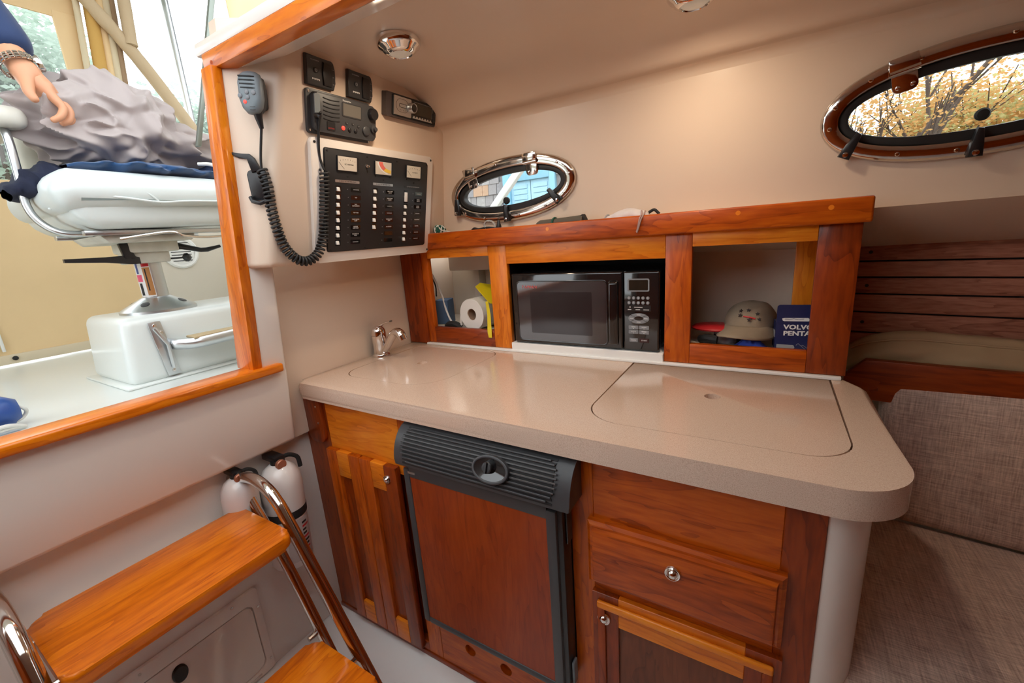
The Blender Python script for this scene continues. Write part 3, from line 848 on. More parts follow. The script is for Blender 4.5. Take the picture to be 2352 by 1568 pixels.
for i, (hx0, hx1, s) in enumerate(((0.0667, 0.1489, '12 VOLT DC DISTRIBUTION'), (0.199, 0.2786, '12 VOLT DC DISTRIBUTION'), (0.3287, 0.409, '120 VOLT AC DISTRIBUTION'))):
    h = plate('heading_strip', ALU if i < 2 else PANEL, t, hx0, 0.2205, hx1, 0.2275, 0.0015, ZP - 0.0005, ZP + 0.0006)
    text('heading_text', s, 0.0046, BLKM if i < 2 else PRINTG, h, T(((hx0 + hx1) / 2, 0.224, ZP + 0.0007)), 0.0001)
# rocker breakers
bm = NB()
hexa(bm, [(-0.0052, -0.0052, 0), (0.0052, -0.0052, 0), (0.0052, 0.0052, 0), (-0.0052, 0.0052, 0), (-0.0048, -0.005, 0.007), (0.0048, -0.005, 0.007), (0.0048, 0.005, 0.004), (-0.0048, 0.005, 0.004)], 0.0012, 2)
rk = obj('rocker', bm, WHITE, t); rk.location = (0.0738, 0.2028, ZP - 0.0005)
bm = NB(); prism(bm, rrect(-0.0175, -0.0062, 0.0175, 0.0062, 0.0012, 2), 0, 0.0012, None, 0.0003, 1)
lb = obj('name_tag', bm, BLKG, t); lb.location = (0.1359, 0.2037, ZP - 0.0003)
bm = NB(); cyl(bm, (0, 0, 0), (0, 0, 0.001), 0.0011, n=8); ld = obj('indicator', bm, PRINTG, t); ld.location = (0.107, 0.2037, ZP - 0.0003)
bm = NB(); box(bm, -0.009, -0.009, 0, 0.009, 0.009, 0.002, 0.0006, 1); bk = obj('breaker_body', bm, BLKG, t); bk.location = (0.077, 0.2028, ZP - 0.0012)
NAMES = [[None, 'VHF', 'NAV\nINSTRUMENTS', 'TRIM TABS', 'FRESH WATER\nPUMP', 'SHOWER\nSUMP PUMP', 'MACERATOR\nPUMP', None],
         ['FWD CABIN\nLIGHTS', 'MAIN CABIN\nLIGHTS', None, None, 'WASHDOWN\nPUMP', 'ACCESSORY', '', ''],
         [None, 'WATER\nHEATER', 'WATER\nHEATER', None, 'MICROWAVE', 'OUTLETS', None, None]]
bm = NB(); box(bm, -0.010, -0.0009, 0, 0.010, 0.0009, 0.0003); prt = obj('worn_print', bm, PRINTG, t); prt.location = (0.1359, 0.2037, ZP + 0.001)
first = True
for c in range(3):
    sx0, sx1 = ((0.0738, 0.0668), (0.2047, 0.1985), (0.3344, 0.3286))[c]
    lx0, lx1 = ((0.1359, 0.1313), (0.267, 0.2612), (0.3956, 0.3882))[c]
    for r in range(8):
        v = 0.2030 - r * 0.02085; f = r / 7
        sx = sx0 + (sx1 - sx0) * f; lx = lx0 + (lx1 - lx0) * f
        if not (c == 0 and r == 0):
            inst(lb, t, loc=(lx, v, ZP - 0.0003)); inst(ld, t, loc=(lx - 0.0265, v, ZP - 0.0003))
            if not (c == 1 and r > 5): inst(bk, t, loc=(sx + 0.003, v, ZP - 0.0012))
        nm = NAMES[c][r]
        if nm: text('tag_text', nm, 0.0044, PRINT, t, T((lx, v, ZP + 0.0010)), 0.0001, sx=0.9)
        elif nm is None and not (c == 0 and r == 0): inst(prt, t, loc=(lx, v, ZP + 0.0009))
        if c == 1 and r > 5: continue
        if c == 2 and r == 1: continue
        if c == 2 and r == 0:
            b2 = NB(); box(b2, -0.0052, -0.0145, 0, 0.0052, 0.0145, 0.006, 0.0012, 2)
            o = obj('tall_rocker', b2, WHITE, t); o.location = (sx, 0.1915, ZP - 0.0005); continue
        if not (c == 0 and r == 0): inst(rk, t, loc=(sx, v, ZP - 0.0005))
for x, y in ((0.045, 0.298), (0.178, 0.296), (0.295, 0.2955), (0.43, 0.298), (0.045, 0.037), (0.167, 0.0375), (0.225, 0.0445), (0.28, 0.040), (0.43, 0.037), (0.108, 0.2375), (0.240, 0.237), (0.372, 0.237)):
    disc('screw', BLKM, t, x, y, [(0.0028, ZP - 0.001), (0.0026, ZP + 0.001), (0.0004, ZP + 0.0013)], 8)

# ---- VHF radio
t = thing('vhf_radio', 'dark grey flush-mounted VHF radio with red button and two dials', 'radio', MC)
plate('flange', CHAR, t, -0.003, 0.3325, 0.197, 0.4338, 0.009, 0.0, 0.007, 0.002, 2)
bd = plate('body', CHAR, t, 0.0085, 0.339, 0.206, 0.4285, 0.012, 0.004, 0.020, 0.004, 3)
plate('side_grip', MGREY, t, 0.009, 0.3735, 0.0245, 0.4235, 0.003, 0.019, 0.0225, 0.001, 1)
for i in range(6):
    b2 = NB(); yy = 0.4185 - 0.0094 * i
    tube(b2, [(0.035 + 0.048 * k / 6, yy - 0.0022 * sin(pi * k / 6), 0.0206) for k in range(7)], 0.0013, 6)
    obj('speaker_slot', b2, BLKM, t)
plate('screen_bezel', DGREY, t, 0.0915, 0.386, 0.155, 0.420, 0.003, 0.019, 0.0212, 0.0006, 1)
plate('screen', mat('lcd_grey', (0.13, 0.12, 0.105), 0.3), t, 0.0945, 0.389, 0.152, 0.4175, 0.001, 0.021, 0.0216)
text('brand_text', 'Raymarine', 0.0062, PRINT, t, T((0.1075, 0.4238, 0.0203)), 0.0002)
disc('volume_dial', BLACK, t, 0.1915, 0.4075, [(0.0155, 0.019), (0.0150, 0.030), (0.013, 0.0325), (0.0005, 0.0328)], 28)
disc('squelch_dial', CHAR, t, 0.1696, 0.362, [(0.0125, 0.019), (0.0120, 0.024), (0.010, 0.0255), (0.0005, 0.0257)], 24)
disc('channel_dial', CHAR, t, 0.1955, 0.3705, [(0.0105, 0.019), (0.0100, 0.026), (0.0055, 0.027), (0.005, 0.034), (0.0005, 0.0344)], 24)
b2 = NB(); lathe(b2, [(0.0052, 0.019), (0.005, 0.0222), (0.004, 0.023), (0.0005, 0.0231)], 18)
for nm, m, x, y in (('lit_button', REDL, 0.0938, 0.3578), ('button', BLACK, 0.1145, 0.3562), ('button', BLACK, 0.134, 0.3565)):
    disc(nm, m, t, x, y, [(0.0055, 0.019), (0.0052, 0.0222), (0.004, 0.0232), (0.0005, 0.0233)], 18)
for x, y in ((0.1059, 0.3711), (0.1259, 0.372), (0.1445, 0.3695)):
    disc('small_button', DGREY, t, x, y, [(0.0042, 0.019), (0.004, 0.0212), (0.0005, 0.0216)], 14)
    disc('button_mark', PRINTG, t, x + 0.0005, y + 0.0003, [(0.0009, 0.0214), (0.0009, 0.0219)], 8)
b_ = plate('distress_cover', BLACK, t, 0.0445, 0.3462, 0.0685, 0.3670, 0.0015, 0.019, 0.0215, 0.0006, 1)
text('distress_text', 'DISTRESS', 0.0046, mat('dull_red_print', (0.4, 0.03, 0.03), 0.6), b_, T((0.0565, 0.3512, 0.0216)), 0.0001)
b2 = NB(); tube(b2, [(0.0125, 0.3745, 0.02), (0.0125, 0.3745, 0.031), (0.0145, 0.3715, 0.035)], [0.006, 0.0062, 0.0055], 12); box(b2, 0.0085, 0.368, 0.019, 0.0245, 0.3785, 0.027, 0.002, 2)
obj('microphone_socket', b2, BLACK, t)
for x, y in ((0.004, 0.4265), (0.0045, 0.340), (0.1905, 0.337)): disc('screw', STEEL, t, x, y, [(0.003, 0.0065), (0.0028, 0.0082), (0.0004, 0.0085)], 10)

# ---- two trim-tab style remote panels
def remote(label, ox, oy):
    t = thing('switch_panel', label, 'switch panel', MC @ T((ox, oy, 0)), 'small black switch panels on the console')
    pts = [(0, 0.001), (0.002, 0), (0.077, 0.0), (0.0795, 0.003), (0.0825, 0.018), (0.084, 0.032), (0.0825, 0.048), (0.0785, 0.060), (0.075, 0.0635), (0.07, 0.064), (0.001, 0.0655), (0, 0.064)]
    b2 = NB(); prism(b2, pts, 0, 0.010, None, 0.003, 3); obj('body', b2, DGREY, t)
    b2 = NB(); prism(b2, [(0.046, 0.006), (0.069, 0.006), (0.0715, 0.032), (0.069, 0.057), (0.046, 0.057), (0.0445, 0.032)], 0.008, 0.0135, None, 0.002, 2); obj('rocker', b2, BLACK, t)
    disc('button', CHAR, t, 0.0255, 0.0345, [(0.0065, 0.009), (0.0065, 0.0112), (0.0055, 0.0125), (0.0048, 0.0118), (0.0044, 0.0125), (0.0005, 0.0127)], 20)
    b2 = NB(); ring(b2, circ(0.0255, 0.0345, 0.0034, n=16), circ(0.0255, 0.0345, 0.0026, n=16), 0.0125, 0.0129); obj('power_mark', b2, PRINTG, t)
    b2 = NB()
    for k in range(8): box(b2, 0.013 + 0.003 * k, 0.0545, 0.0098, 0.0148 + 0.003 * k, 0.0568, 0.0102)
    obj('worn_print', b2, PRINTG, t)
    b2 = NB()
    for k in range(7): box(b2, 0.0155 + 0.0032 * k, 0.0135 + 0.0012 * (k % 2), 0.0098, 0.0178 + 0.0032 * k, 0.0172, 0.0103)
    obj('logo', b2, PRINT, t)
    for y in (0.0135, 0.0295, 0.046):
        b2 = NB(); box(b2, 0.0745, y, 0.0098, 0.0785, y + 0.0012, 0.0103); obj('position_mark', b2, PRINTG, t)
    return t
remote('black switch panel at the top left of the console, directly above the radio', -0.001, 0.4405)
remote('black switch panel at the upper right of the radio, lower than its twin', 0.121, 0.4375)

# ---- stereo
t = thing('car_stereo', 'slim silver and black stereo with a round knob in a dark housing', 'stereo', MC)
plate('housing', mat('brown_black_plastic', (0.06, 0.045, 0.043), 0.45), t, 0.2460, 0.4170, 0.4610, 0.4800, 0.003, 0.0, 0.018, 0.003, 2)
plate('gasket', BLKM, t, 0.268, 0.4215, 0.4595, 0.4775, 0.003, 0.014, 0.020, 0.001, 1)
plate('silver_face', ALU, t, 0.2725, 0.4245, 0.345, 0.4748, 0.002, 0.018, 0.0225, 0.001, 1)
plate('black_face', BLKG, t, 0.343, 0.4245, 0.4575, 0.4748, 0.002, 0.018, 0.0220, 0.001, 1)
plate('display', mat('lcd_olive', (0.05, 0.042, 0.028), 0.25), t, 0.357, 0.438, 0.4385, 0.470, 0.002, 0.0215, 0.0224)
b2 = NB(); tube(b2, [(0.357, 0.4715, 0.0225), (0.4395, 0.4715, 0.0225), (0.4405, 0.4705, 0.0225), (0.4405, 0.438, 0.0225)], 0.0005, 6); obj('display_line', b2, PRINTG, t)
b2 = NB(); lathe(b2, [(0.0145, 0.02), (0.0140, 0.034), (0.0125, 0.036), (0.0105, 0.0345)], 28, T((0.3442, 0.4522, 0)), False); kn = obj('knob', b2, ALU, t, 45)
disc('knob_face', BLKG, kn, 0.3442, 0.4522, [(0.0112, 0.030), (0.0110, 0.0350), (0.0005, 0.0354)], 24)
b2 = NB(); ring(b2, rrect(0.2815, 0.434, 0.333, 0.469, 0.017, 8), rrect(0.2823, 0.4348, 0.3322, 0.4682, 0.0164, 8), 0.0225, 0.0228); obj('button_ring', b2, DGREY, t)
b2 = NB(); ring(b2, rrect(0.294, 0.4465, 0.325, 0.457, 0.004, 4), rrect(0.2952, 0.4477, 0.3238, 0.4558, 0.003, 4), 0.0225, 0.0229); obj('button_ring', b2, BLKM, t)
for k in range(4):
    b2 = NB(); box(b2, 0.298 + 0.0065 * k, 0.4380, 0.0224, 0.2988 + 0.0065 * k, 0.4415, 0.0228); obj('button_mark', b2, DGREY, t)
for k in range(7):
    b2 = NB(); prism(b2, [(0.353 + 0.0125 * k, 0.4262), (0.3655 + 0.0125 * k, 0.4262), (0.3655 + 0.0125 * k, 0.428), (0.362 + 0.0125 * k, 0.428), (0.360 + 0.0125 * k, 0.433), (0.3555 + 0.0125 * k, 0.433), (0.353 + 0.0125 * k, 0.428)], 0.0215, 0.0238, None, 0.0004, 1)
    obj('preset_key', b2, ALU, t)
plate('release_key', BLACK, t, 0.444, 0.430, 0.4555, 0.456, 0.002, 0.021, 0.0245, 0.001, 1)

# ---- handheld microphone on the strip beside the post
MS = basis((0.196, 0.652, 1.640), (0.105, 0.089, 0.0), (0.075, 0.02, 1))   # u away from the post, v up, n out of the strip
nS = MS.to_3x3() @ Vector((0, 0, 1))
t = thing('radio_microphone', 'grey fist microphone clipped to the bulkhead beside the wooden post', 'microphone', MS @ T((0.006, -0.018, 0.0)) @ RZ(radians(-5)) @ RY(radians(-14)) @ Matrix.Scale(0.92, 4))
t_mic = t.matrix_world.copy()
def micsec(k, z, wscale=1):
    pts = [(-0.030, 0.030), (-0.026, 0.045), (-0.014, 0.052), (0.0, 0.054), (0.014, 0.052), (0.026, 0.045), (0.030, 0.030), (0.030, -0.010), (0.024, -0.030), (0.013, -0.042), (0, -0.044), (-0.013, -0.042), (-0.024, -0.030), (-0.030, -0.010)]
    return [(x * k, y * k, z) for x, y in pts]
def loft(bm, loops, cap=True):
    R = [[bm.verts.new(p) for p in lp] for lp in loops]
    n = len(R[0])
    for A, B in zip(R[:-1], R[1:]):
        for i in range(n): bm.faces.new((A[i], A[(i + 1) % n], B[(i + 1) % n], B[i]))
    if cap: bm.faces.new(R[0][::-1]); bm.faces.new(R[-1])
    return R
b2 = NB(); loft(b2, [micsec(0.80, 0.010), micsec(0.9, 0.013), micsec(0.92, 0.026)]); obj('back_shell', b2, DGREY, t, 40)
b2 = NB(); loft(b2, [micsec(0.95, 0.026), micsec(1.0, 0.029), micsec(0.97, 0.036), micsec(0.86, 0.0425), micsec(0.6, 0.045)]); obj('front_shell', b2, MGREY, t, 60)
for k in range(4):
    b2 = NB(); tube(b2, [(-0.021 + 0.001 * k, 0.040 - 0.0085 * k, 0.0445), (0.010, 0.0385 - 0.0085 * k, 0.0458), (0.019, 0.038 - 0.0085 * k, 0.0435)], 0.0016, 6); obj('speaker_slot', b2, BLKM, t)
for x, y in ((-0.021, -0.004), (-0.003, 0.004), (-0.002, -0.007), (0.014, 0.003)):
    disc('button', LGREY, t, x, y, [(0.0056, 0.040), (0.0053, 0.0465), (0.004, 0.0475), (0.0005, 0.0477)], 14)
disc('lit_button', REDL, t, -0.010, -0.0175, [(0.0045, 0.040), (0.0043, 0.0460), (0.0005, 0.0475)], 14)
b2 = NB()
for k in range(2): box(b2, 0.0, -0.029 - 0.006 * k, 0.0435, 0.013, -0.0275 - 0.006 * k, 0.0447)
obj('raised_mark', b2, DGREY, t)
b2 = NB(); prism(b2, rrect(-0.012, -0.028, 0.020, 0.030, 0.010), 0.000, 0.012, None, 0.003, 2); obj('mount_clip', b2, BLACK, t)
b2 = NB(); tube(b2, [(0.006, -0.030, 0.026), (0.006, -0.048, 0.024), (0.007, -0.072, 0.018)], [0.012, 0.009, 0.005], 12); obj('strain_relief', b2, BLACK, t)
# second empty bracket lower down
MH = basis((0.150, 0.640, 1.435), (0.075, 0.05, 0.0), (0.09, 0.02, 1))
t = thing('microphone_bracket', 'empty black microphone cradle below the handheld microphone', 'bracket', MH)
b2 = NB(); prism(b2, rrect(-0.016, -0.034, 0.030, 0.036, 0.010), 0.0, 0.010, None, 0.002, 2); obj('back_plate', b2, BLACK, t)
b2 = NB(); tube(b2, [(-0.018, -0.026, 0.012), (-0.012, -0.036, 0.018), (0.006, -0.042, 0.020), (0.024, -0.036, 0.018), (0.030, -0.022, 0.012)], 0.005, 8); obj('lower_lip', b2, BLACK, t)
b2 = NB(); prism(b2, [(-0.002, 0.030), (0.020, 0.034), (0.010, 0.062), (0.0, 0.072), (-0.030, 0.074), (-0.044, 0.080), (-0.046, 0.076), (-0.026, 0.064), (-0.004, 0.062)], 0.006, 0.014, None, 0.002, 2); obj('spring_arm', b2, BLACK, t)
# coiled cord
def catmull(P, n=16):
    P = [Vector(p) for p in P]; P = [P[0] * 2 - P[1]] + P + [P[-1] * 2 - P[-2]]
    o = []
    for i in range(1, len(P) - 2):
        for k in range(n):
            s = k / n; a, b_, c_, d_ = P[i - 1:i + 3]
            o.append(0.5 * ((2 * b_) + (c_ - a) * s + (2 * a - 5 * b_ + 4 * c_ - d_) * s * s + (3 * b_ - a - 3 * c_ + d_) * s ** 3))
    o.append(P[-2]); return o
t = thing('coiled_cord', 'black coiled microphone cord looping from the cradle to the radio', 'cord', (0.2, 0.7, 1.26))
TI = Matrix.Translation((-0.2, -0.7, -1.26))
mic_tail = tuple(t_mic @ Vector((0.007, -0.070, 0.019)))
core = catmull([(0.178, 0.640, 1.470), (0.182, 0.644, 1.43), (0.180, 0.644, 1.38), (0.178, 0.650, 1.33), (0.176, 0.662, 1.285), (0.176, 0.690, 1.252), (0.178, 0.722, 1.246), (0.182, 0.752, 1.266), (0.190, 0.770, 1.31), (0.200, 0.778, 1.38), (0.214, 0.782, 1.44), (0.222, 0.782, 1.475)], 14)
# resample by arc length
Ls = [0]
for a_, b_ in zip(core[:-1], core[1:]): Ls.append(Ls[-1] + (b_ - a_).length)
tot = Ls[-1]
turns, per = 52, 14
pts = []; uprev = None; ii = 0
for k in range(turns * per + 1):
    s = tot * k / (turns * per)
    while ii < len(Ls) - 2 and Ls[ii + 1] < s: ii += 1
    f = (s - Ls[ii]) / max(1e-9, Ls[ii + 1] - Ls[ii]); p = core[ii].lerp(core[ii + 1], f); d = (core[ii + 1] - core[ii]).normalized()
    if uprev is None: uprev = frame_of(d)[0]
    uprev = (uprev - d * uprev.dot(d)).normalized(); v_ = d.cross(uprev); a_ = 2 * pi * k / per
    pts.append(TI @ (p + (uprev * cos(a_) + v_ * sin(a_)) * 0.0105))
b2 = NB(); tube(b2, pts, 0.0031, 6); obj('coil', b2, RUB, t, 80)
b2 = NB(); tube(b2, [TI @ p for p in catmull([mic_tail, (0.186, 0.640, 1.50), (0.178, 0.640, 1.47)], 6)], 0.003, 8); obj('straight_lead', b2, RUB, t, 80)
b2 = NB(); tube(b2, [TI @ p for p in catmull([(0.222, 0.782, 1.475), (0.2235, 0.774, 1.51), (0.240, 0.770, 1.56), (0.258, 0.768, 1.595), (0.2685, 0.7645, 1.6015)], 6)], 0.0032, 8); obj('straight_lead', b2, RUB, t, 80)

# ---- dome lamps on the overhead
def dome(label, x, y, on=True):
    z = ceil_z(x, y)
    t = thing('dome_lamp', label, 'ceiling lamp', T((x, y, z)) @ RX(radians(3)) @ Matrix.Scale(0.9, 4), 'chrome dome lamps on the overhead')
    b2 = NB(); lathe(b2, [(0.058, 0.004), (0.058, -0.012), (0.054, -0.018), (0.045, -0.024), (0.043, -0.0275), (0.036, -0.032), (0.031, -0.034), (0.0295, -0.0315)], 40, None, False); obj('housing', b2, CHROME, t, 50)
    b2 = NB(); lathe(b2, [(0.0305, -0.030), (0.024, -0.034), (0.012, -0.036), (0.001, -0.0365)], 32, None, True); obj('lens', b2, LENS, t, 60)
    if LAMPW:
        ld = bpy.data.lights.new('lamp_light', 'AREA'); ld.shape = 'DISK'; ld.size = 0.055; ld.energy = LAMPW; ld.color = (1.0, 0.80, 0.58)
        lo_ = bpy.data.objects.new('lamp_light', ld); COL.objects.link(lo_); lo_.parent = t; lo_.location = (0, 0, -0.039)
    return t
LENS = mat('frosted_lens', (0.55, 0.52, 0.45), 0.35, emit=(1.0, 0.85, 0.65), estr=0.1)
LAMPW = 1.3
dome('chrome dome lamp on the overhead above the electronics console', 0.452, 0.872)
dome('chrome dome lamp at the top edge of the picture, farther forward', 1.085, 1.035)
# ================================================================== microwave
MW = (0.503, 0.984, 0.9145, 1.150)
t = thing('microwave', 'black countertop microwave with a smoked glass door in the cabinet bay', 'microwave', (0.743, 1.232, 0.9145))
def ml(x, z): return (x - 0.743, z - 0.9145)
def mbox(name, m, x0, y0, z0, x1, y1, z1, bev=0.0, seg=2, par=None):
    bm = NB(); (a, c), (b, d) = ml(x0, z0), ml(x1, z1)
    box(bm, a, y0, c, b, y1, d, bev, seg); return obj(name, bm, m, par or t)
mbox('case', BLACK, 0.506, 0.022, 0.918, 0.981, 0.285, 1.149, 0.004)
dr = mbox('door', BLKG, 0.503, -0.006, 0.9165, 0.8795, 0.024, 1.150, 0.006, 3)
GLASSD = mat('smoked_glass', (0.035, 0.028, 0.03), 0.04, coat=1.0)
bm = NB(); ring(bm, [(x - 0.743, z - 0.9145) for x, z in rrect(0.521, 0.924, 0.835, 1.127, 0.016, 6)], [(x - 0.743, z - 0.9145) for x, z in rrect(0.5255, 0.9285, 0.8305, 1.1225, 0.013, 6)], 0.005, 0.0085, RX(pi / 2), 0.0012); obj('window_rim', bm, BLKG, dr)
bm = NB(); prism(bm, [(x - 0.743, z - 0.9145) for x, z in rrect(0.525, 0.928, 0.831, 1.123, 0.013, 6)], 0.0055, 0.0072, RX(pi / 2)); obj('window', bm, GLASSD, dr)
bm = NB(); prism(bm, [(x - 0.743, z - 0.9145) for x, z in rrect(0.572, 0.953, 0.785, 1.090, 0.004, 4)], 0.0070, 0.0076, RX(pi / 2)); obj('window_screen', bm, mat('smoked_screen', (0.02, 0.013, 0.014), 0.12), dr)
bm = NB(); hexa(bm, [(0.838 - 0.743, -0.006, 0.014), (0.868 - 0.743, -0.006, 0.014), (0.868 - 0.743, -0.018, 0.020), (0.842 - 0.743, -0.024, 0.020), (0.838 - 0.743, -0.006, 0.212), (0.868 - 0.743, -0.006, 0.212), (0.868 - 0.743, -0.018, 0.204), (0.842 - 0.743, -0.024, 0.204)], 0.005, 3); obj('handle', bm, BLKG, dr)
text('brand_text', 'TAPPAN', 0.0135, mat('red_print', (0.62, 0.07, 0.06), 0.5), dr, T((0.570 - 0.743, -0.0079, 1.1055 - 0.9145)) @ RX(pi / 2), 0.0003, sx=1.15, shear=0.25)
cp = mbox('control_panel', BLKG, 0.8815, -0.005, 0.9165, 0.984, 0.024, 1.149, 0.005, 3)
YP = -0.0052
def key(name, pts, m, h=0.0012, bev=0.0004):
    bm = NB(); prism(bm, [(x - 0.743, z - 0.9145) for x, z in pts], -YP - 0.0006, -YP + h, RX(pi / 2), bev, 1); return obj(name, bm, m, cp)
bm = NB(); ring(bm, [(x - 0.743, z - 0.9145) for x, z in rrect(0.8945, 1.0920, 0.9565, 1.1290, 0.005, 5)], [(x - 0.743, z - 0.9145) for x, z in rrect(0.8985, 1.0955, 0.9525, 1.1255, 0.003, 5)], -YP - 0.0006, -YP + 0.0010, RX(pi / 2)); obj('display_frame', bm, LGREY, cp)
key('display', rrect(0.8985, 1.0955, 0.9525, 1.1255, 0.003), mat('dark_display', (0.016, 0.014, 0.01), 0.15), 0.0004, 0)
def ktext(s, size, x, z, m=PRINT, sx=1.0): text('key_text', s, size, m, cp, T((x - 0.743, YP - 0.0014, z - 0.9145)) @ RX(pi / 2), 0.0001, sx=sx)
def kbar(x, z, w_): key('key_print', rrect(x - w_ / 2, z - 0.0007, x + w_ / 2, z + 0.0007, 0.0003, 1), PRINT, 0.0014, 0)
for i in range(10):
    x = 0.8985 + 0.0134 * (i % 5); z = 1.0735 - 0.0140 * (i // 5)
    key('number_key', circ(x, z, 0.0048, n=16), LGREY); ktext(str((i + 1) % 10), 0.0064, x, z)
kbar(0.9255, 1.0465, 0.024); key('indicator', circ(0.9015, 1.0468, 0.0019, n=10), PRINT)
for x, w_ in ((0.900, 0.010), (0.924, 0.013), (0.948, 0.016)): kbar(x, 1.0395, w_)
key('print_box', rrect(0.8915, 1.0345, 0.9605, 1.0525, 0.002), mat('panel_tint', (0.013, 0.012, 0.012), 0.3), 0.0002, 0)
def sector(a0, a1, cx=0.9265, cz=1.0135):
    n = 8
    return [(cx + 0.0300 * cos(a0 + (a1 - a0) * i / n), cz + 0.0155 * sin(a0 + (a1 - a0) * i / n)) for i in range(n + 1)] + [(cx + 0.0130 * cos(a1 + (a0 - a1) * i / n), cz + 0.0062 * sin(a1 + (a0 - a1) * i / n)) for i in range(n + 1)]
for a, (dx, dz) in ((0, (0.0205, 0)), (pi / 2, (0, 0.0107)), (pi, (-0.0205, 0)), (1.5 * pi, (0, -0.0107))):
    h = 0.64 if a in (0, pi) else 0.80
    h = 0.86 if a in (pi / 2, 1.5 * pi) else 0.62
    key('oval_key', sector(a - h, a + h), LGREY); kbar(0.9265 + dx, 1.0135 + dz, 0.011)
for i, s in enumerate(('TIMER', None, 'CLOCK', None)):
    x = 0.9115 + 0.0305 * (i % 2); z = 0.9865 - 0.0135 * (i // 2)
    key('key', rrect(x - 0.0143, z - 0.0057, x + 0.0143, z + 0.0057, 0.0016, 2), LGREY)
    if s: ktext(s, 0.0046, x, z + 0.0014)
    else: kbar(x, z + 0.0016, 0.014)
    key('key_dot', circ(x, z - 0.0032, 0.0012, n=8), PRINT, 0.0014, 0)
key('key', rrect(0.8995, 0.9425, 0.9245, 0.9540, 0.001, 2), LGREY); ktext('CLEAR', 0.0050, 0.912, 0.9482)
key('start_key', rrect(0.9290, 0.9420, 0.9565, 0.9545, 0.001, 2), mat('dark_red_key', (0.03, 0.004, 0.004), 0.4)); ktext('START', 0.0058, 0.9427, 0.9482)

# ================================================================== faucet
t = thing('faucet', 'chrome single-lever faucet at the left end of the counter', 'faucet', (0.040, 1.036, ZC))
bm = NB(); lathe(bm, [(0.031, 0), (0.031, 0.006), (0.028, 0.010), (0.025, 0.011), (0.0245, 0.045), (0.026, 0.047), (0.026, 0.078)], 32, None); obj('body', bm, CHROME, t, 40)
bm = NB(); lathe(bm, [(0.0262, 0.079), (0.0262, 0.086), (0.024, 0.098), (0.018, 0.107), (0.008, 0.112), (0.001, 0.1125)], 32, None); cap_ = obj('cap', bm, CHROME, t, 50)
bm = NB()
sec = [(-0.016, 0.094, 0.016, 0.009), (0.004, 0.107, 0.014, 0.007), (0.026, 0.118, 0.010, 0.005), (0.050, 0.127, 0.0085, 0.0035), (0.072, 0.131, 0.0075, 0.003)]
loft(bm, [[(x, wy * cos(a), z + hz * sin(a)) for a in [2 * pi * k / 12 for k in range(12)]] for x, z, wy, hz in sec]); obj('lever', bm, CHROME, t, 60)
bm = NB(); tube(bm, catmull([(0.010, 0, 0.014), (0.030, 0, 0.030), (0.055, 0, 0.060), (0.075, 0, 0.083), (0.092, 0, 0.093), (0.108, 0, 0.090), (0.116, 0, 0.080)], 5), [0.012 + 0.004 * min(1, k / 22) for k in range(31)], 16); sp_ = obj('spout', bm, CHROME, t, 60)
bm = NB(); cyl(bm, (0.114, 0, 0.083), (0.122, 0, 0.066), 0.0155, 0.0145, 20); obj('aerator', bm, CHROME, sp_)

# ================================================================== things in the cubbies
t = thing('paper_towel_roll', 'white paper towel roll lying in the left cubby', 'paper towels', T((0.298, 1.262, 0.998)) @ RZ(radians(-7)))
bm = NB()
lp = [(0.0595, 0.0), (0.0595, 0.27), (0.023, 0.27), (0.022, 0.02), (0.022, 0.0), (0.0585, -0.001)]
R_ = [[bm.verts.new((r * cos(2 * pi * k / 40), y, r * sin(2 * pi * k / 40))) for k in range(40)] for r, y in lp]
for A, B in zip(R_, R_[1:] + R_[:1]):
    for k in range(40): bm.faces.new((A[k], A[(k + 1) % 40], B[(k + 1) % 40], B[k]))
obj('paper', bm, PAPER, t, 40)
bm = NB(); tube(bm, [(0, 0.004, 0), (0, 0.26, 0)], 0.0212, 24, caps=False); o = obj('core', bm, mat('cardboard', (0.22, 0.13, 0.08), 0.9), t); thick(o, 0.001)
bm = NB(); prism(bm, [(-0.058, 0.004), (-0.0625, -0.02), (-0.0655, -0.058), (-0.062, -0.059), (-0.055, -0.02)], -0.26, 0.0, RX(pi / 2)); obj('loose_sheet', bm, PAPER, t)
# spatula
YEL = mat('yellow_plastic', (0.72, 0.56, 0.01), 0.35)
bm = NB()
loft(bm, [[(x + w_ * a, y, z + h_ * b_) for a, b_ in ((-1, -1), (1, -1), (1, 1), (-1, 1))] for x, y, z, w_, h_ in ((0.404, 1.219, 0.930, 0.007, 0.004), (0.400, 1.223, 0.945, 0.009, 0.004), (0.386, 1.248, 1.0, 0.007, 0.004), (0.372, 1.262, 1.045, 0.006, 0.004))])
bmv = [(0.384, 1.268, 1.04), (0.372, 1.27, 1.046), (0.318, 1.275, 1.098), (0.322, 1.30, 1.108), (0.36, 1.36, 1.09), (0.425, 1.37, 1.05), (0.43, 1.33, 1.035)]
a_ = [bm.verts.new(p) for p in bmv]; b_ = [bm.verts.new((x, y, z + 0.004)) for x, y, z in bmv]
bm.faces.new(a_[::-1]); bm.faces.new(b_)
for i in range(7): bm.faces.new((a_[i], a_[(i + 1) % 7], b_[(i + 1) % 7], b_[i]))
for v in bm.verts: v.co -= Vector((0.37, 1.28, 0.94))
o = obj('spatula', bm, YEL, None, 30, (0.37, 1.28, 0.94)); tag(o, 'yellow plastic scraper leaning over the paper towel roll', 'scraper')
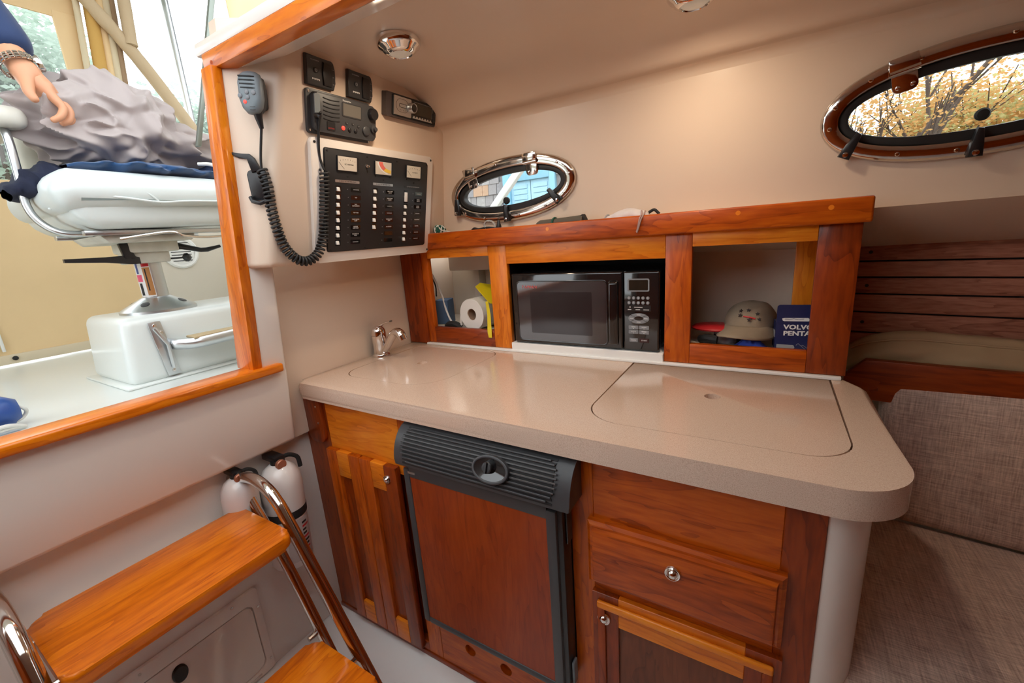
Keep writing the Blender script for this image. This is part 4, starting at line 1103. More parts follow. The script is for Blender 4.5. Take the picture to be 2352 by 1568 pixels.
# blue box, white cable, black cable, bag behind
bm = NB(); box(bm, -0.028, -0.035, 0, 0.028, 0.035, 0.10, 0.004, 2, RZ(0.3)); o = obj('blue_carton', bm, mat('blue_card', (0.07, 0.13, 0.24), 0.7), None, 35, (0.090, 1.36, 0.9385)); tag(o, 'small blue carton at the back of the left cubby', 'carton')
bm = NB(); tube(bm, catmull([(0.068, 1.26, 1.20), (0.09, 1.30, 1.15), (0.105, 1.33, 1.06), (0.120, 1.33, 1.0), (0.150, 1.32, 0.955), (0.195, 1.30, 0.946), (0.225, 1.31, 0.944)], 6), 0.004, 8); tag(obj('white_cable', bm, WHITE), 'white cable hanging down inside the left cubby', 'cable')
bm = NB(); tube(bm, catmull([(0.050, 1.27, 1.20), (0.075, 1.30, 1.15), (0.068, 1.34, 1.10), (0.050, 1.36, 1.05)], 6), 0.003, 8); tag(obj('black_cable', bm, RUB), 'thin black cable hanging beside the white one in the left cubby', 'cable')
bm = NB(); surf(bm, lambda u, v: (0.432 + 0.028 * cos(2 * pi * u) * sin(pi * v * 0.98 + 0.02), 1.30 + 0.05 * sin(2 * pi * u) * sin(pi * v * 0.98 + 0.02), 0.9845 - 0.046 * cos(pi * v) + 0.006 * noise.noise((u * 6, v * 6, 1))), 20, 12, True)
o = obj('plastic_bag', bm, mat('pale_plastic', (0.62, 0.63, 0.68), 0.4), None, 60); tag(o, 'crumpled pale plastic bag to the right of the paper towel roll', 'bag')
bm = NB(); tube(bm, catmull([(0.16, 1.28, 0.943), (0.18, 1.27, 0.955), (0.21, 1.268, 0.957), (0.235, 1.275, 0.942)], 4), 0.012, 10); tag(obj('black_strap', bm, BLKM), 'short black strap in front of the blue carton', 'strap')
# right cubby: cap, carton, red ladle-like lid, tins, blue cloth
CAPM = mat('khaki_cotton', (0.28, 0.215, 0.15), 0.95, bump=0.3, bscale=700, var=0.18, vscale=25)
t = thing('baseball_cap', 'khaki baseball cap with dark star embroidery in the right cubby', 'cap', T((1.206, 1.365, 0.974)) @ RZ(radians(-16)) @ RX(radians(4)))
def capf(u, v):
    a = 2 * pi * u; ph = v * pi / 2
    r = cos(ph) ** 0.75
    x, y, z = 0.066 * r * cos(a), 0.075 * r * sin(a), 0.066 * sin(ph) ** 0.95
    k = 1 + 0.05 * noise.noise((x * 30, y * 30, z * 30))
    return (x * k, y * k, z * k + 0.006)
bm = NB(); surf(bm, capf, 36, 14, True); o = obj('crown', bm, CAPM, t, 60); thick(o, 0.0015)
bm = NB()
def brim(u, v):
    a = -pi + pi * u; r0 = 0.062; x = (r0 + 0.012 * v) * cos(a); y = -0.072 * abs(sin(a)) ** 1.0 - 0.068 * v * sin(pi * u) ** 0.8
    return (x, y, 0.012 + 0.008 * sin(pi * u) - 0.028 * v * (0.45 + 0.75 * abs(cos(a)) ** 2))
surf(bm, brim, 24, 7); o = obj('brim', bm, CAPM, t, 60); thick(o, 0.003)
for x, z, s in ((-0.006, 0.058, 1), (0.012, 0.060, 1), (-0.004, 0.048, 1.1), (0.034, 0.051, 1), (0.020, 0.038, 1.2), (0.040, 0.038, 0.9)):
    ph_ = math.asin(min(0.99, ((z - 0.006) / 0.066) ** (1 / 0.95))); r_ = cos(ph_) ** 0.75
    y = -0.075 * r_ * sqrt(max(0.02, 1 - (x / (0.066 * r_)) ** 2)) * 1.03 - 0.002
    bm = NB(); prism(bm, [((0.0055 if k % 2 == 0 else 0.0024) * s * sin(k * pi / 5), (0.0055 if k % 2 == 0 else 0.0024) * s * cos(k * pi / 5)) for k in range(10)], -0.001, 0.0012, basis((x, y, z), (1, 0.9 * x / 0.066, 0), (0, 0.75, 1)))
    obj('star', bm, mat('dark_thread', (0.03, 0.022, 0.022), 0.9), t)
bm = NB(); tube(bm, [(0.004, -0.066, 0.046), (0.020, -0.064, 0.044), (0.032, -0.060, 0.040)], 0.002, 6); obj('red_stitching', bm, RED, t)
NAVY = mat('navy_card', (0.012, 0.018, 0.085), 0.45)
t = thing('parts_carton', 'navy VOLVO PENTA parts carton standing in the right cubby', 'carton', T((1.306, 1.296, 0.9305)) @ RZ(radians(7)))
bm = NB(); box(bm, -0.038, 0, 0, 0.045, 0.05, 0.072, 0.0008, 1); obj('box', bm, NAVY, t)
bm = NB(); prism(bm, rrect(-0.038, 0.070, 0.045, 0.119, (0.001, 0.001, 0.007, 0.007)), -0.0012, 0.0, RX(pi / 2) @ T((0, 0, 0.0))); ho = obj('hang_tab', bm, NAVY, t)
c_ = NB(); prism(c_, [(-0.014, 0.100), (0.018, 0.100), (0.020, 0.104), (0.017, 0.106), (0.006, 0.107), (0.002, 0.1105), (-0.002, 0.107), (-0.012, 0.106), (-0.015, 0.104)], -0.01, 0.01, RX(pi / 2)); cut(ho, [c_])
text('brand_text', 'VOLVO\nPENTA', 0.0165, PRINT, t, T((-0.021, -0.0006, 0.0515)) @ RX(pi / 2), 0.0003, 'LEFT', sx=1.2, bold=0.0006)
bm = NB(); prism(bm, [(-0.024, 0.0775), (-0.021, 0.0762), (0.032, 0.0762), (0.037, 0.0790), (0.031, 0.0850), (-0.020, 0.0845), (-0.026, 0.083)], 0.0010, 0.0016, RX(pi / 2)); sb_ = obj('script_badge', bm, PRINT, t)
bm = NB(); tube(bm, [(-0.020, -0.0018, 0.082), (-0.008, -0.0018, 0.0815), (0.0, -0.0018, 0.083), (0.010, -0.0018, 0.0805), (0.022, -0.0018, 0.0825)], 0.0005, 6); obj('script_line', bm, NAVY, sb_)
bm = NB(); prism(bm, [(-0.034, 0.001), (0.004, 0.001), (0.007, 0.006), (0.004, 0.012), (-0.034, 0.014)], 0.0002, 0.0008, RX(pi / 2)); obj('grey_stripe', bm, PRINTG, t)
bm = NB(); tube(bm, [(0.010, -0.0006, 0.012), (0.014, -0.0006, 0.017), (0.030, -0.0006, 0.002)], 0.0005, 6); tube(bm, [(0.022, -0.0006, 0.012), (0.026, -0.0006, 0.012), (0.038, -0.0006, 0.002)], 0.0005, 6); obj('line_art', bm, PRINTG, t)
bm = NB(); box(bm, -0.0386, 0.012, 0.030, -0.0379, 0.036, 0.048); obj('side_print', bm, PRINTG, t)
bm = NB()
lathe(bm, [(0.062, 0.0), (0.064, 0.004), (0.058, 0.009), (0.030, 0.014), (0.001, 0.015)], 32, T((1.118, 1.34, 0.9695)) @ Matrix.Diagonal((1.0, 0.8, 1, 1)))
tag(obj('red_lid', bm, RED, None, 45), 'flat red lid lying on a tin in the right cubby', 'lid')
t = thing('white_tin', 'white round tin with a blue band under the red lid', 'tin', (1.145, 1.345, 0.9305))
bm = NB(); lathe(bm, [(0.030, 0), (0.030, 0.038)], 28); obj('body', bm, mat('tin_white', (0.6, 0.57, 0.56), 0.4), t)
bm = NB(); lathe(bm, [(0.0304, 0.018), (0.0304, 0.024)], 28, None, False); obj('band', bm, mat('tin_band', (0.03, 0.035, 0.12), 0.4), t)
bm = NB(); surf(bm, lambda u, v: (1.212 + 0.040 * (u - 0.5) * 2, 1.285 + 0.03 * (v - 0.5) * 2, 0.9315 + 0.026 * max(0, 1 - (2 * u - 1) ** 2) * max(0, 1 - (2 * v - 1) ** 2) * (1 + 0.5 * noise.noise((u * 9, v * 9, 0)))), 24, 14)
tag(obj('blue_cloth', bm, mat('bright_blue_cloth', (0.05, 0.10, 0.55), 0.8), None, 60), 'bright blue crumpled cloth under the cap brim', 'cloth')
bm = NB(); tube(bm, catmull([(1.085, 1.30, 0.944), (1.10, 1.29, 0.950), (1.13, 1.285, 0.948)], 4), 0.012, 10); tag(obj('black_pouch', bm, BLKM), 'small black pouch below the red lid', 'pouch')
bm = NB(); box(bm, 1.165, 1.385, 0.9305, 1.25, 1.45, 0.972, 0.006); tag(obj('black_case', bm, BLKM), 'dark case underneath the khaki cap', 'case')

# ================================================================== things on the shelf
t = thing('monkey_fist_keyring', 'green and white knotted rope ball with a cord on the shelf', 'rope ball', (0.188, 1.262, 1.2865))
GRN = mat('green_rope', (0.01, 0.09, 0.06), 0.8); WRP = mat('white_rope', (0.62, 0.62, 0.58), 0.85)
bm = NB(); lathe(bm, [(0.02 * sin(pi * k / 12) + 0.0004, 0.0235 - 0.02 * cos(pi * k / 12)) for k in range(13)], 20); obj('ball', bm, GRN, t, 80)
for i in range(9):
    a = i * 2 * pi / 9
    bm = NB(); ax = Matrix.Rotation(a, 3, 'Z') @ Matrix.Rotation(0.9, 3, 'X')
    tube(bm, [ax @ Vector((0.0212 * cos(q), 0.0212 * sin(q), 0.0035 * sin(3 * q + a))) + Vector((0, 0, 0.0235)) for q in [2 * pi * k / 30 for k in range(30)]], 0.0026, 6, True); obj('rope_strand', bm, GRN if i % 2 else WRP, t, 80)
bm = NB(); tube(bm, catmull([(0.02, 0, 0.02), (0.035, 0, 0.018), (0.055, 0.005, 0.010), (0.075, 0.0, 0.006)], 5), 0.0035, 8); obj('cord', bm, WRP, t, 80)
t = thing('lanyard', 'black and white braided lanyard with a clip below the small portlight', 'lanyard', (0.40, 1.255, 1.2865))
bm = NB(); tube(bm, catmull([(-0.07, 0.01, 0.012), (-0.05, 0, 0.020), (-0.03, 0.0, 0.016), (0.0, 0, 0.019), (0.03, 0, 0.016), (0.05, 0.0, 0.010)], 6), 0.004, 8); obj('strap', bm, BLKM, t, 80)
bm = NB(); tube(bm, catmull([(0.0, 0, 0.016), (-0.006, 0, 0.030), (0.006, 0, 0.040), (0.028, 0, 0.036), (0.040, 0, 0.018)], 6), 0.0035, 8); obj('braided_loop', bm, mat('braid_grey', (0.35, 0.35, 0.34), 0.9, var=0.9, vscale=260), t, 80)
bm = NB(); lathe(bm, [(0.007, 0.008), (0.009, 0.020), (0.006, 0.030), (0.004, 0.040), (0.001, 0.041)], 14, T((0.052, 0, 0))); obj('clip', bm, BLACK, t)
t = thing('rolled_pouch', 'dark olive rolled pouch with a green tie on the shelf', 'pouch', (0.675, 1.262, 1.2865))
OLV = mat('olive_nylon', (0.10, 0.085, 0.065), 0.9, bump=0.2, bscale=500)
bm = NB(); loft(bm, [[(x, 0.020 * cos(a), 0.0165 + h_ * sin(a)) for a in [2 * pi * k / 14 for k in range(14)]] for x, h_ in ((-0.075, 0.006), (-0.068, 0.011), (0.02, 0.0135), (0.065, 0.0155), (0.078, 0.016))]); obj('roll', bm, OLV, t, 60)
bm = NB(); tube(bm, [(-0.018, 0.0215 * cos(a), 0.0165 + 0.0145 * sin(a)) for a in [2 * pi * k / 16 for k in range(16)]], 0.003, 6, True); obj('tie', bm, GRN, t, 80)
bm = NB(); prism(bm, [(0.074, 0.004), (0.086, 0.018), (0.078, 0.034), (0.070, 0.030)], -0.012, 0.012, RX(pi / 2)); obj('frayed_end', bm, BLKM, t)
t = thing('drawstring_bag', 'crumpled white drawstring bag with grey straps on the shelf', 'bag', (0.885, 1.262, 1.2865))
WCL = mat('white_nylon', (0.60, 0.56, 0.57), 0.8, var=0.15, vscale=30)
def bagf(u, v):
    x = -0.085 + 0.16 * u; hh = 0.008 + 0.034 * max(0, sin(pi * min(1, u * 1.02))) ** 0.8 * (0.55 + 0.6 * u)
    a = 2 * pi * v
    k = 1 + 0.22 * noise.noise((u * 7, cos(a) * 1.6, sin(a) * 1.6))
    return (x, 0.028 * cos(a) * k * (0.5 + 0.5 * sin(pi * u) ** 0.5), max(0.001, 0.5 * hh + 0.5 * hh * sin(a) * k))
bm = NB(); surf(bm, bagf, 30, 17); obj('bag', bm, WCL, t, 70)
for x in (-0.060, -0.032):
    bm = NB(); tube(bm, [(x + 0.003 * sin(a), 0.022 * cos(a), 0.011 + 0.0135 * sin(a) + (0.004 if x > -0.05 else 0)) for a in [pi * k / 10 for k in range(11)]], 0.003, 6); obj('strap', bm, PRINTG, t, 80)
bm = NB(); tube(bm, catmull([(0.045, -0.02, 0.028), (0.052, -0.045, 0.018), (0.050, -0.060, 0.006), (0.046, -0.0605, -0.015), (0.042, -0.0605, -0.028)], 5), 0.0022, 6); tube(bm, catmull([(0.055, -0.02, 0.026), (0.058, -0.045, 0.018), (0.054, -0.060, 0.004), (0.048, -0.0605, -0.016), (0.043, -0.0605, -0.030)], 5), 0.0022, 6); obj('drawstring', bm, mat('mauve_cord', (0.36, 0.24, 0.22), 0.9), t, 80)
bm = NB(); tube(bm, catmull([(0.06, 0, 0.022), (0.075, 0.0, 0.028), (0.088, 0, 0.016)], 4), 0.004, 8); obj('black_loop', bm, BLKM, t, 80)

# ================================================================== settee
bm = NB(); prism(bm, [(1.428, 1.42), (1.428, 0.93), (1.424, 0.90), (1.41, 0.88), (1.41, 0.42), (2.7, 0.42), (2.7, 1.28)], 0.0, 0.345)
tag(obj('settee_base', bm, GEL), 'white moulded base under the settee cushions', 'seat base')
bm = NB()
prism(bm, [(1.432, 1.395), (1.432, 0.935), (1.424, 0.895), (1.402, 0.868), (1.390, 0.84), (1.390, 0.44), (2.65, 0.44), (2.65, 1.215)], 0.347, 0.462, None, 0.028, 5, True, True)
o = obj('seat_cushion', bm, FABRIC, None, 60); tag(o, 'woven taupe seat cushion beside the galley end panel', 'cushion')
MBk = basis((1.525, 1.362, 0.463), (1, -0.145, 0), (0, 0.06, 1))
bm = NB(); hexa(bm, [(0.0, 0.0, -0.105), (1.15, 0.0, -0.105), (1.15, 0.0, 0.02), (0.018, 0.0, 0.02), (-0.02, 0.392, -0.105), (1.15, 0.402, -0.105), (1.15, 0.402, -0.01), (-0.012, 0.392, -0.01)], 0.034, 5)
o = obj('back_cushion', bm, FABRIC, None, 70); o.matrix_world = MBk; tag(o, 'woven taupe back cushion leaning against the hull', 'cushion')
bm = NB(); prism(bm, [(0.0, -0.06), (0.0, 0.002), (0.042, 0.050), (1.2, 0.055), (1.2, -0.06)], -0.022, 0.0, None, 0.003, 2)
t = thing('shelf_fiddle', 'dark cherry board with a clipped end along the top of the back cushion', 'board', basis((1.436, 1.402, 0.838), (1, -0.13, 0), (0, 0, 1)))
o = obj('board', bm, DX, t)
b2 = NB(); lathe(b2, [(0.010, 0.0002), (0.0098, 0.0012), (0.0003, 0.0015)], 18, T((0.065, -0.028, 0))); obj('wood_plug', b2, DX, t)
bm = NB(); box(bm, 0.002, -0.02, -0.16, 1.2, 0.0, -0.024); obj('shelf', bm, GEL, t)
# hull ceiling slats
t = thing('hull_slats', 'horizontal wooden slats lining the hull above the settee', 'slats', basis((1.440, 1.500, 0.93), (1, -0.105, 0), (0, 0.02, 1)))
zs = [(0.254, 0.2095), (0.2055, 0.1665), (0.1625, 0.1215), (0.1175, 0.0715), (0.0675, 0.0145), (0.0105, -0.04)]
for i, (za, zb) in enumerate(zs):
    bm = NB(); hexa(bm, [(-0.02, zb, -0.008), (1.2, zb - 0.012 * i / 3, -0.008), (1.2, zb - 0.012 * i / 3, 0.004), (-0.02, zb, 0.004), (-0.02, za, -0.008), (1.2, za - 0.012 * (i - 1) / 3, -0.008), (1.2, za - 0.012 * (i - 1) / 3, 0.004), (-0.02, za, 0.004)], 0.0025, 2); o = obj('slat', bm, SLAT, t)
    if i in (0, 2, 4):
        b2 = NB(); lathe(b2, [(0.0045, 0.003), (0.0045, 0.0044), (0.0005, 0.0046)], 12, T((0.035, (za + zb) / 2, 0))); obj('screw', b2, BLKM, o)
bm = NB(); box(bm, -0.02, -0.08, -0.02, 1.19, 0.236, -0.009); obj('backing', bm, BLKM, t)
# canvas bag in the shelf pocket
t = thing('canvas_roll', 'tan canvas bag stuffed behind the fiddle board', 'bag', basis((1.45, 1.455, 0.838), (1, -0.12, 0), (0, 0, 1)))
def cbag(u, v):
    x = -0.015 + 0.75 * u; a = pi * v
    e = min(1, sin(pi * min(0.5, u * 2.2)) + 0.0) ** 0.5
    h = (0.125 - 0.03 * u) * (0.35 + 0.65 * e); wob = 0.010 * noise.noise((u * 8, v * 4, 3)) + 0.006 * noise.noise((u * 25, v * 9, 5))
    return (x, -0.02 + (h + 0.02) * (v if v < 0.999 else 1), 0.045 * sin(a) * (0.4 + 0.6 * e) + wob - 0.03)
bm = NB(); surf(bm, cbag, 60, 16); o = obj('bag', bm, CANVASD, t, 80); thick(o, 0.004)
bm = NB(); tube(bm, [Vector(cbag(0.02 + 0.96 * k / 60, 0.86)) + Vector((0, 0.0, 0.004)) for k in range(61)], 0.003, 6); obj('piping', bm, CANVASD, t, 80)
bm = NB(); tube(bm, [Vector(cbag(0.45 + 0.25 * k / 20, 0.9 - 0.85 * k / 20)) + Vector((0, 0.0, 0.003)) for k in range(21)], 0.003, 6); obj('seam', bm, CANVASD, t, 80)

# ================================================================== steps
t = thing('boarding_steps', 'two varnished treads on a bent stainless tube ladder', 'steps', (0.30, 0.27, 0.0))
LT = Matrix.Translation((-0.30, -0.27, 0))
def tread(z, x0, x1, y0, y1):
    bm = NB(); prism(bm, rrect(x0 - 0.30, y0 - 0.27, x1 - 0.30, y1 - 0.27, 0.028, 6), z - 0.032, z, None, 0.010, 4, True, True); return obj('tread', bm, TEAK, t, 50)
tread(0.602, 0.034, 0.282, 0.066, 0.478); tread(0.300, 0.292, 0.545, 0.066, 0.468)
for y in (0.50, 0.045):
    bm = NB(); tube(bm, [LT @ p for p in catmull([(-0.029, y, 0.664), (0.03, y, 0.680), (0.10, y, 0.690), (0.155, y, 0.676), (0.19, y, 0.648), (0.216, y, 0.612), (0.30, y, 0.474), (0.40, y, 0.310), (0.50, y, 0.146), (0.588, y, 0.001)], 6)], 0.0150, 16); obj('front_tube', bm, STEEL, t, 80)
    bm = NB(); tube(bm, [LT @ p for p in catmull([(0.010, y, 0.675), (0.05, y, 0.618), (0.17, y, 0.440), (0.29, y, 0.220), (0.41, y, 0.001)], 6)], 0.0135, 16); obj('rear_tube', bm, STEEL, t, 80)
    s = -1 if y > 0.2 else 1
    for z, x in ((0.578, 0.235), (0.578, 0.078), (0.276, 0.42), (0.276, 0.262)):
        bm = NB(); cyl(bm, LT @ Vector((x, y, z)), LT @ Vector((x, y + s * 0.035, z)), 0.007, n=10); obj('tread_bracket', bm, STEEL, t)
# ================================================================== access hatch in the riser
t = thing('access_hatch', 'white framed locker hatch with a black latch behind the steps', 'hatch', basis((-0.0295, 0.2, 0.0), (0, 1, 0), (0, 0, 1)))
bm = NB(); ring(bm, rrect(-0.26, 0.006, 0.288, 0.305, 0.012, 6), rrect(-0.222, 0.030, 0.266, 0.262, 0.025, 6), 0, 0.009, None, 0.003); obj('frame', bm, GEL, t)
bm = NB(); prism(bm, rrect(-0.219, 0.033, 0.263, 0.259, 0.023, 6), 0, 0.0075, None, 0.003, 2); dd = obj('door', bm, GEL, t)
bm = NB(); lathe(bm, [(0.022, 0.007), (0.022, 0.012), (0.019, 0.015), (0.0005, 0.0155)], 24, T((0.070, 0.217, 0)) @ Matrix.Diagonal((0.8, 1.15, 1, 1))); obj('latch', bm, BLACK, dd)
for x, y in ((0.215, 0.292), (0.279, 0.240), (0.279, 0.045), (-0.24, 0.292), (0.0, 0.292)):
    b2 = NB(); lathe(b2, [(0.0035, 0.008), (0.0033, 0.0103), (0.0005, 0.0106)], 10, T((x, y, 0))); obj('screw', b2, STEEL, t)
bm = NB(); box(bm, 0.205, 0.012, 0.0085, 0.245, 0.019, 0.0105, 0.001); obj('hinge_leaf', bm, STEEL, t)
# ================================================================== fire extinguishers
EXTW = mat('extinguisher_white', (0.72, 0.68, 0.66), 0.3, coat=0.3)
def exting(label, x, y, z0, lab=True, sc_=1.06):
    t = thing('fire_extinguisher', label, 'extinguisher', T((x, y, z0)) @ RX(radians(-3)) @ Matrix.Scale(sc_, 4), 'white extinguishers under the companionway')
    bm = NB(); lathe(bm, [(0.050, 0), (0.054, 0.008), (0.054, 0.245), (0.051, 0.268), (0.040, 0.290), (0.026, 0.302), (0.018, 0.306)], 36); obj('cylinder', bm, EXTW, t, 50)
    bm = NB(); lathe(bm, [(0.019, 0.304), (0.019, 0.316), (0.012, 0.320)], 20); obj('neck', bm, BLACK, t)
    bm = NB(); lathe(bm, [(0.0546, 0.150), (0.0552, 0.152), (0.0552, 0.172), (0.0546, 0.174)], 36, None, False); obj('strap', bm, BLKM, t)
    if lab:
        bm = NB(); n = 14
        for k in range(n):
            a0 = radians(-35) + radians(80) * k / n; a1 = radians(-35) + radians(80) * (k + 1) / n
            v = [bm.verts.new((0.0544 * cos(a), 0.0544 * sin(a), z)) for a, z in ((a0, 0.02), (a1, 0.02), (a1, 0.145), (a0, 0.145))]; bm.faces.new(v)
        lb_ = obj('label', bm, mat('label_paper', (0.5, 0.46, 0.45), 0.5), t)
        rr = random.Random(3)
        for k in range(9):
            bm = NB(); a0 = radians(12); z = 0.034 + 0.0115 * k; wd = radians(rr.uniform(14, 28))
            for j in range(5):
                a = a0 + wd * j / 5; b_ = a0 + wd * (j + 1) / 5
                v = [bm.verts.new((0.0548 * cos(q), 0.0548 * sin(q), zz)) for q, zz in ((a, z), (b_, z), (b_, z + 0.006), (a, z + 0.006))]; bm.faces.new(v)
            obj('label_print', bm, RED if k % 3 == 1 else BLKM, lb_)
    bm = NB(); box(bm, -0.05, -0.016, 0.312, 0.012, 0.016, 0.328, 0.003, 2); obj('valve_head', bm, BLACK, t)
    bm = NB(); lathe(bm, [(0.014, 0), (0.014, 0.008), (0.012, 0.010), (0.0005, 0.0102)], 20, T((0.018, -0.004, 0.308)) @ RY(radians(90))); g_ = obj('gauge', bm, mat('copper_gauge', (0.42, 0.17, 0.1), 0.35, 0.4), t)
    bm = NB(); tube(bm, catmull([(0.0, 0.012, 0.318), (0.0, 0.035, 0.316), (0.002, 0.056, 0.300), (0.004, 0.060, 0.27)], 5), 0.006, 10); obj('hose', bm, BLKM, t, 80)
    return t
exting('white fire extinguisher strapped to the riser beside the galley cabinet', 0.029, 0.585, 0.345)
exting('second white extinguisher half hidden by the ladder tube', 0.018, 0.480, 0.425, False, 0.84)
# ================================================================== cockpit
ZK = 0.90
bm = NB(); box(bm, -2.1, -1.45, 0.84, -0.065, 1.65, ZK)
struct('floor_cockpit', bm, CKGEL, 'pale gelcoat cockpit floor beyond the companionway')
bm = NB(); box(bm, -1.46, 0.935, ZK, -1.40, 1.62, 1.70, 0.01); box(bm, -1.46, 1.46, ZK, -0.16, 1.52, 1.64, 0.01)
struct('wall_cockpit', bm, CREAM, 'cream cockpit side beyond the helm chair')
bm = NB(); box(bm, -1.9, -1.5, 2.78, -0.02, 1.55, 2.83, 0.02)  # hard top added out of view to keep sky light off the cockpit
struct('added_cockpit_shade', bm, CKGEL, 'unseen hard top added to dim the cockpit')
for k, (x, y) in enumerate(((-1.8, -1.4), (-1.8, 1.45), (-0.1, -1.4), (-0.1, 1.5))):  # supports for the added hard top
    bm = NB(); cyl(bm, (x, y, ZK), (x, y, 2.79), 0.02, n=12)
    struct('trim_post_%d' % (k + 1), bm, ALU, 'post holding up the added hard top')
t = thing('side_vent', 'round white louvred vent on the cream cockpit side', 'vent', basis((-1.3985, 1.062, 1.312), (0, 1, 0), (0, 0, 1)))
bm = NB(); lathe(bm, [(0.082, 0), (0.082, 0.008), (0.074, 0.014), (0.062, 0.012)], 32, None, False); obj('rim', bm, WHITE, t)
bm = NB(); lathe(bm, [(0.066, 0.0), (0.066, 0.009), (0.001, 0.010)], 32); obj('disc', bm, WHITE, t)
for k in range(7):
    bm = NB(); box(bm, -0.045, 0.045 - 0.015 * k, 0.0092, 0.045, 0.049 - 0.015 * k, 0.0112); obj('louvre', bm, DGREY, t)
# canvas enclosure panel
t = thing('canvas_curtain', 'tan canvas curtain with a clear window closing the back of the cockpit', 'curtain', (-1.42, 0.3, ZK))
def curt(x0=0, amp=0.010):
    return lambda u, v: (amp * noise.noise((u * 3.0, v * 2.2, 2)) + 0.004 * noise.noise((u * 9, v * 7, 5)) + x0, -1.10 + 1.735 * u, 0.012 + 0.715 * v)
bm = NB(); surf(bm, curt(), 50, 24); o = obj('lower_panel', bm, CANVAS, t, 80); thick(o, 0.004)
bm = NB(); box(bm, -0.002, -1.10, 0.006, 0.010, 0.628, 0.045, 0.003); h_ = obj('hem', bm, mat('hem_canvas', (0.68, 0.58, 0.42), 0.85), t)
b2 = NB(); lathe(b2, [(0.009, 0), (0.009, 0.004), (0.001, 0.006)], 12, T((0.010, 0.090, 0.028)) @ RY(pi / 2)); obj('snap', b2, BLKM, h_)
for y0, y1 in ((0.028, 0.052), (0.062, 0.072)):
    bm = NB(); box(bm, 0.006, y0, 0.06, 0.016, y1, 0.70, 0.002); obj('zipper', bm, WHITE, t)
bm = NB(); surf(bm, lambda u, v: (0.004 * noise.noise((u * 4, v * 4, 1)), -1.10 + 1.63 * u, 0.725 + 0.70 * v), 20, 12); obj('clear_window', bm, CLEARV, t, 80)
for nm, a in (('window_border', (-0.004, -1.10, 1.405, 0.008, 0.62, 1.72)), ('window_border', (-0.005, 0.522, 0.70, 0.010, 0.596, 1.43)), ('window_border', (-0.004, -1.10, 0.70, 0.008, 0.53, 0.735))):
    bm = NB(); box(bm, *a, 0.004); obj(nm, bm, CANVAS, t)
OCH = mat('ochre_canvas', (0.60, 0.36, 0.10), 0.85); BRN = mat('brown_canvas', (0.34, 0.23, 0.14), 0.9); CRM = mat('cream_canvas', (0.66, 0.57, 0.40), 0.85)
for i, (ya, yb, m, r) in enumerate(((0.875, 0.893, CRM, 0.012), (0.909, 0.951, OCH, 0.022), (0.951, 0.975, CANVAS, 0.014), (0.975, 1.0, CRM, 0.012), (1.0, 1.02, BRN, 0.010))):
    bm = NB(); yc = (ya + yb) / 2
    tube(bm, [(-1.39, yc - 0.045 + 0.105 * 0, 1.5), (-1.39, yc - 0.03, 1.8), (-1.39, yc - 0.005, 2.06), (-1.39, yc + 0.02, 2.36), (-1.39, yc + 0.05, 2.76)], (yb - ya) / 2 + 0.003, 12)
    for v in bm.verts: v.co -= Vector((-1.39, 0.94, 1.5))
    o = obj('canvas_roll_strip', bm, m, None, 60, (-1.39, 0.94, 1.5))
    tag(o, ('cream canvas strip nearest the clear cockpit window', 'broad ochre canvas fold beside the cockpit window', 'tan canvas fold to the right of the ochre one', 'narrow cream canvas fold left of the brown edge', 'dark brown canvas edge at the right of the folds')[i], 'canvas', 'rolled canvas folds beside the cockpit window')
SLEEVE = mat('sleeve_canvas', (0.56, 0.43, 0.28), 0.9, bump=0.3, bscale=120)
bm = NB(); P_ = catmull([(-1.35, 0.80, 2.58), (-1.35, 0.93, 2.385), (-1.35, 1.05, 2.225), (-1.35, 1.175, 2.02), (-1.35, 1.31, 1.78), (-1.35, 1.40, 1.64)], 8)
tube(bm, P_, [0.028 + 0.004 * noise.noise((0, k * 0.5, 0)) for k in range(len(P_))], 12)
tag(obj('frame_tube', bm, SLEEVE, None, 80), 'diagonal frame tube wrapped in a tan canvas sleeve', 'frame tube')
bm = NB(); P_ = catmull([(-1.33, 1.075, 2.79), (-1.33, 1.065, 2.5), (-1.33, 1.048, 2.24)], 8)
tube(bm, P_, [0.024 + 0.003 * noise.noise((3, k * 0.7, 0)) for k in range(len(P_))], 12)
tag(obj('frame_tube', bm, SLEEVE, None, 80), 'short upright frame tube in a canvas sleeve meeting the diagonal one', 'frame tube')
bm = NB(); surf(bm, lambda u, v: (-1.45 - 0.25 * v * 0 + 0.01 * noise.noise((u * 3, v * 3, 8)), 1.0 + 0.6 * u, 1.70 + 1.08 * v), 20, 20)
tag(obj('clear_curtain', bm, CLEARV, None, 80), 'clear vinyl curtain right of the canvas folds', 'curtain')
bm = NB(); surf(bm, lambda u, v: (-1.45 + 1.3 * u, 1.50 + 0.01 * noise.noise((u * 3, v * 3, 4)), 1.64 + 1.14 * v), 20, 20)
tag(obj('clear_curtain', bm, CLEARV, None, 80), 'clear vinyl side curtain of the cockpit behind the frame tubes', 'curtain')
bm = NB(); hexa(bm, [(-0.27, 0.715, 1.60), (-0.255, 0.715, 1.60), (-0.255, 0.728, 1.60), (-0.27, 0.728, 1.60), (-0.27, 0.895, 2.20), (-0.255, 0.895, 2.20), (-0.255, 0.912, 2.20), (-0.27, 0.912, 2.20)], 0.003)
tag(obj('windshield_post', bm, mat('grey_green_metal', (0.23, 0.26, 0.23), 0.4, 0.6)), 'slim grey metal windshield post just outside the companionway', 'post')
bm = NB(); surf(bm, lambda u, v: (-0.24 + 0.012 * noise.noise((u * 5, v * 5, 2)), 0.885 + 0.5 * u - 0.0 * v, 1.80 + 0.5 * v), 16, 16); o = obj('canvas_flap', bm, CANVAS, None, 80); thick(o, 0.004)
tag(o, 'tan canvas flap beside the windshield post above the hatch rail', 'canvas')

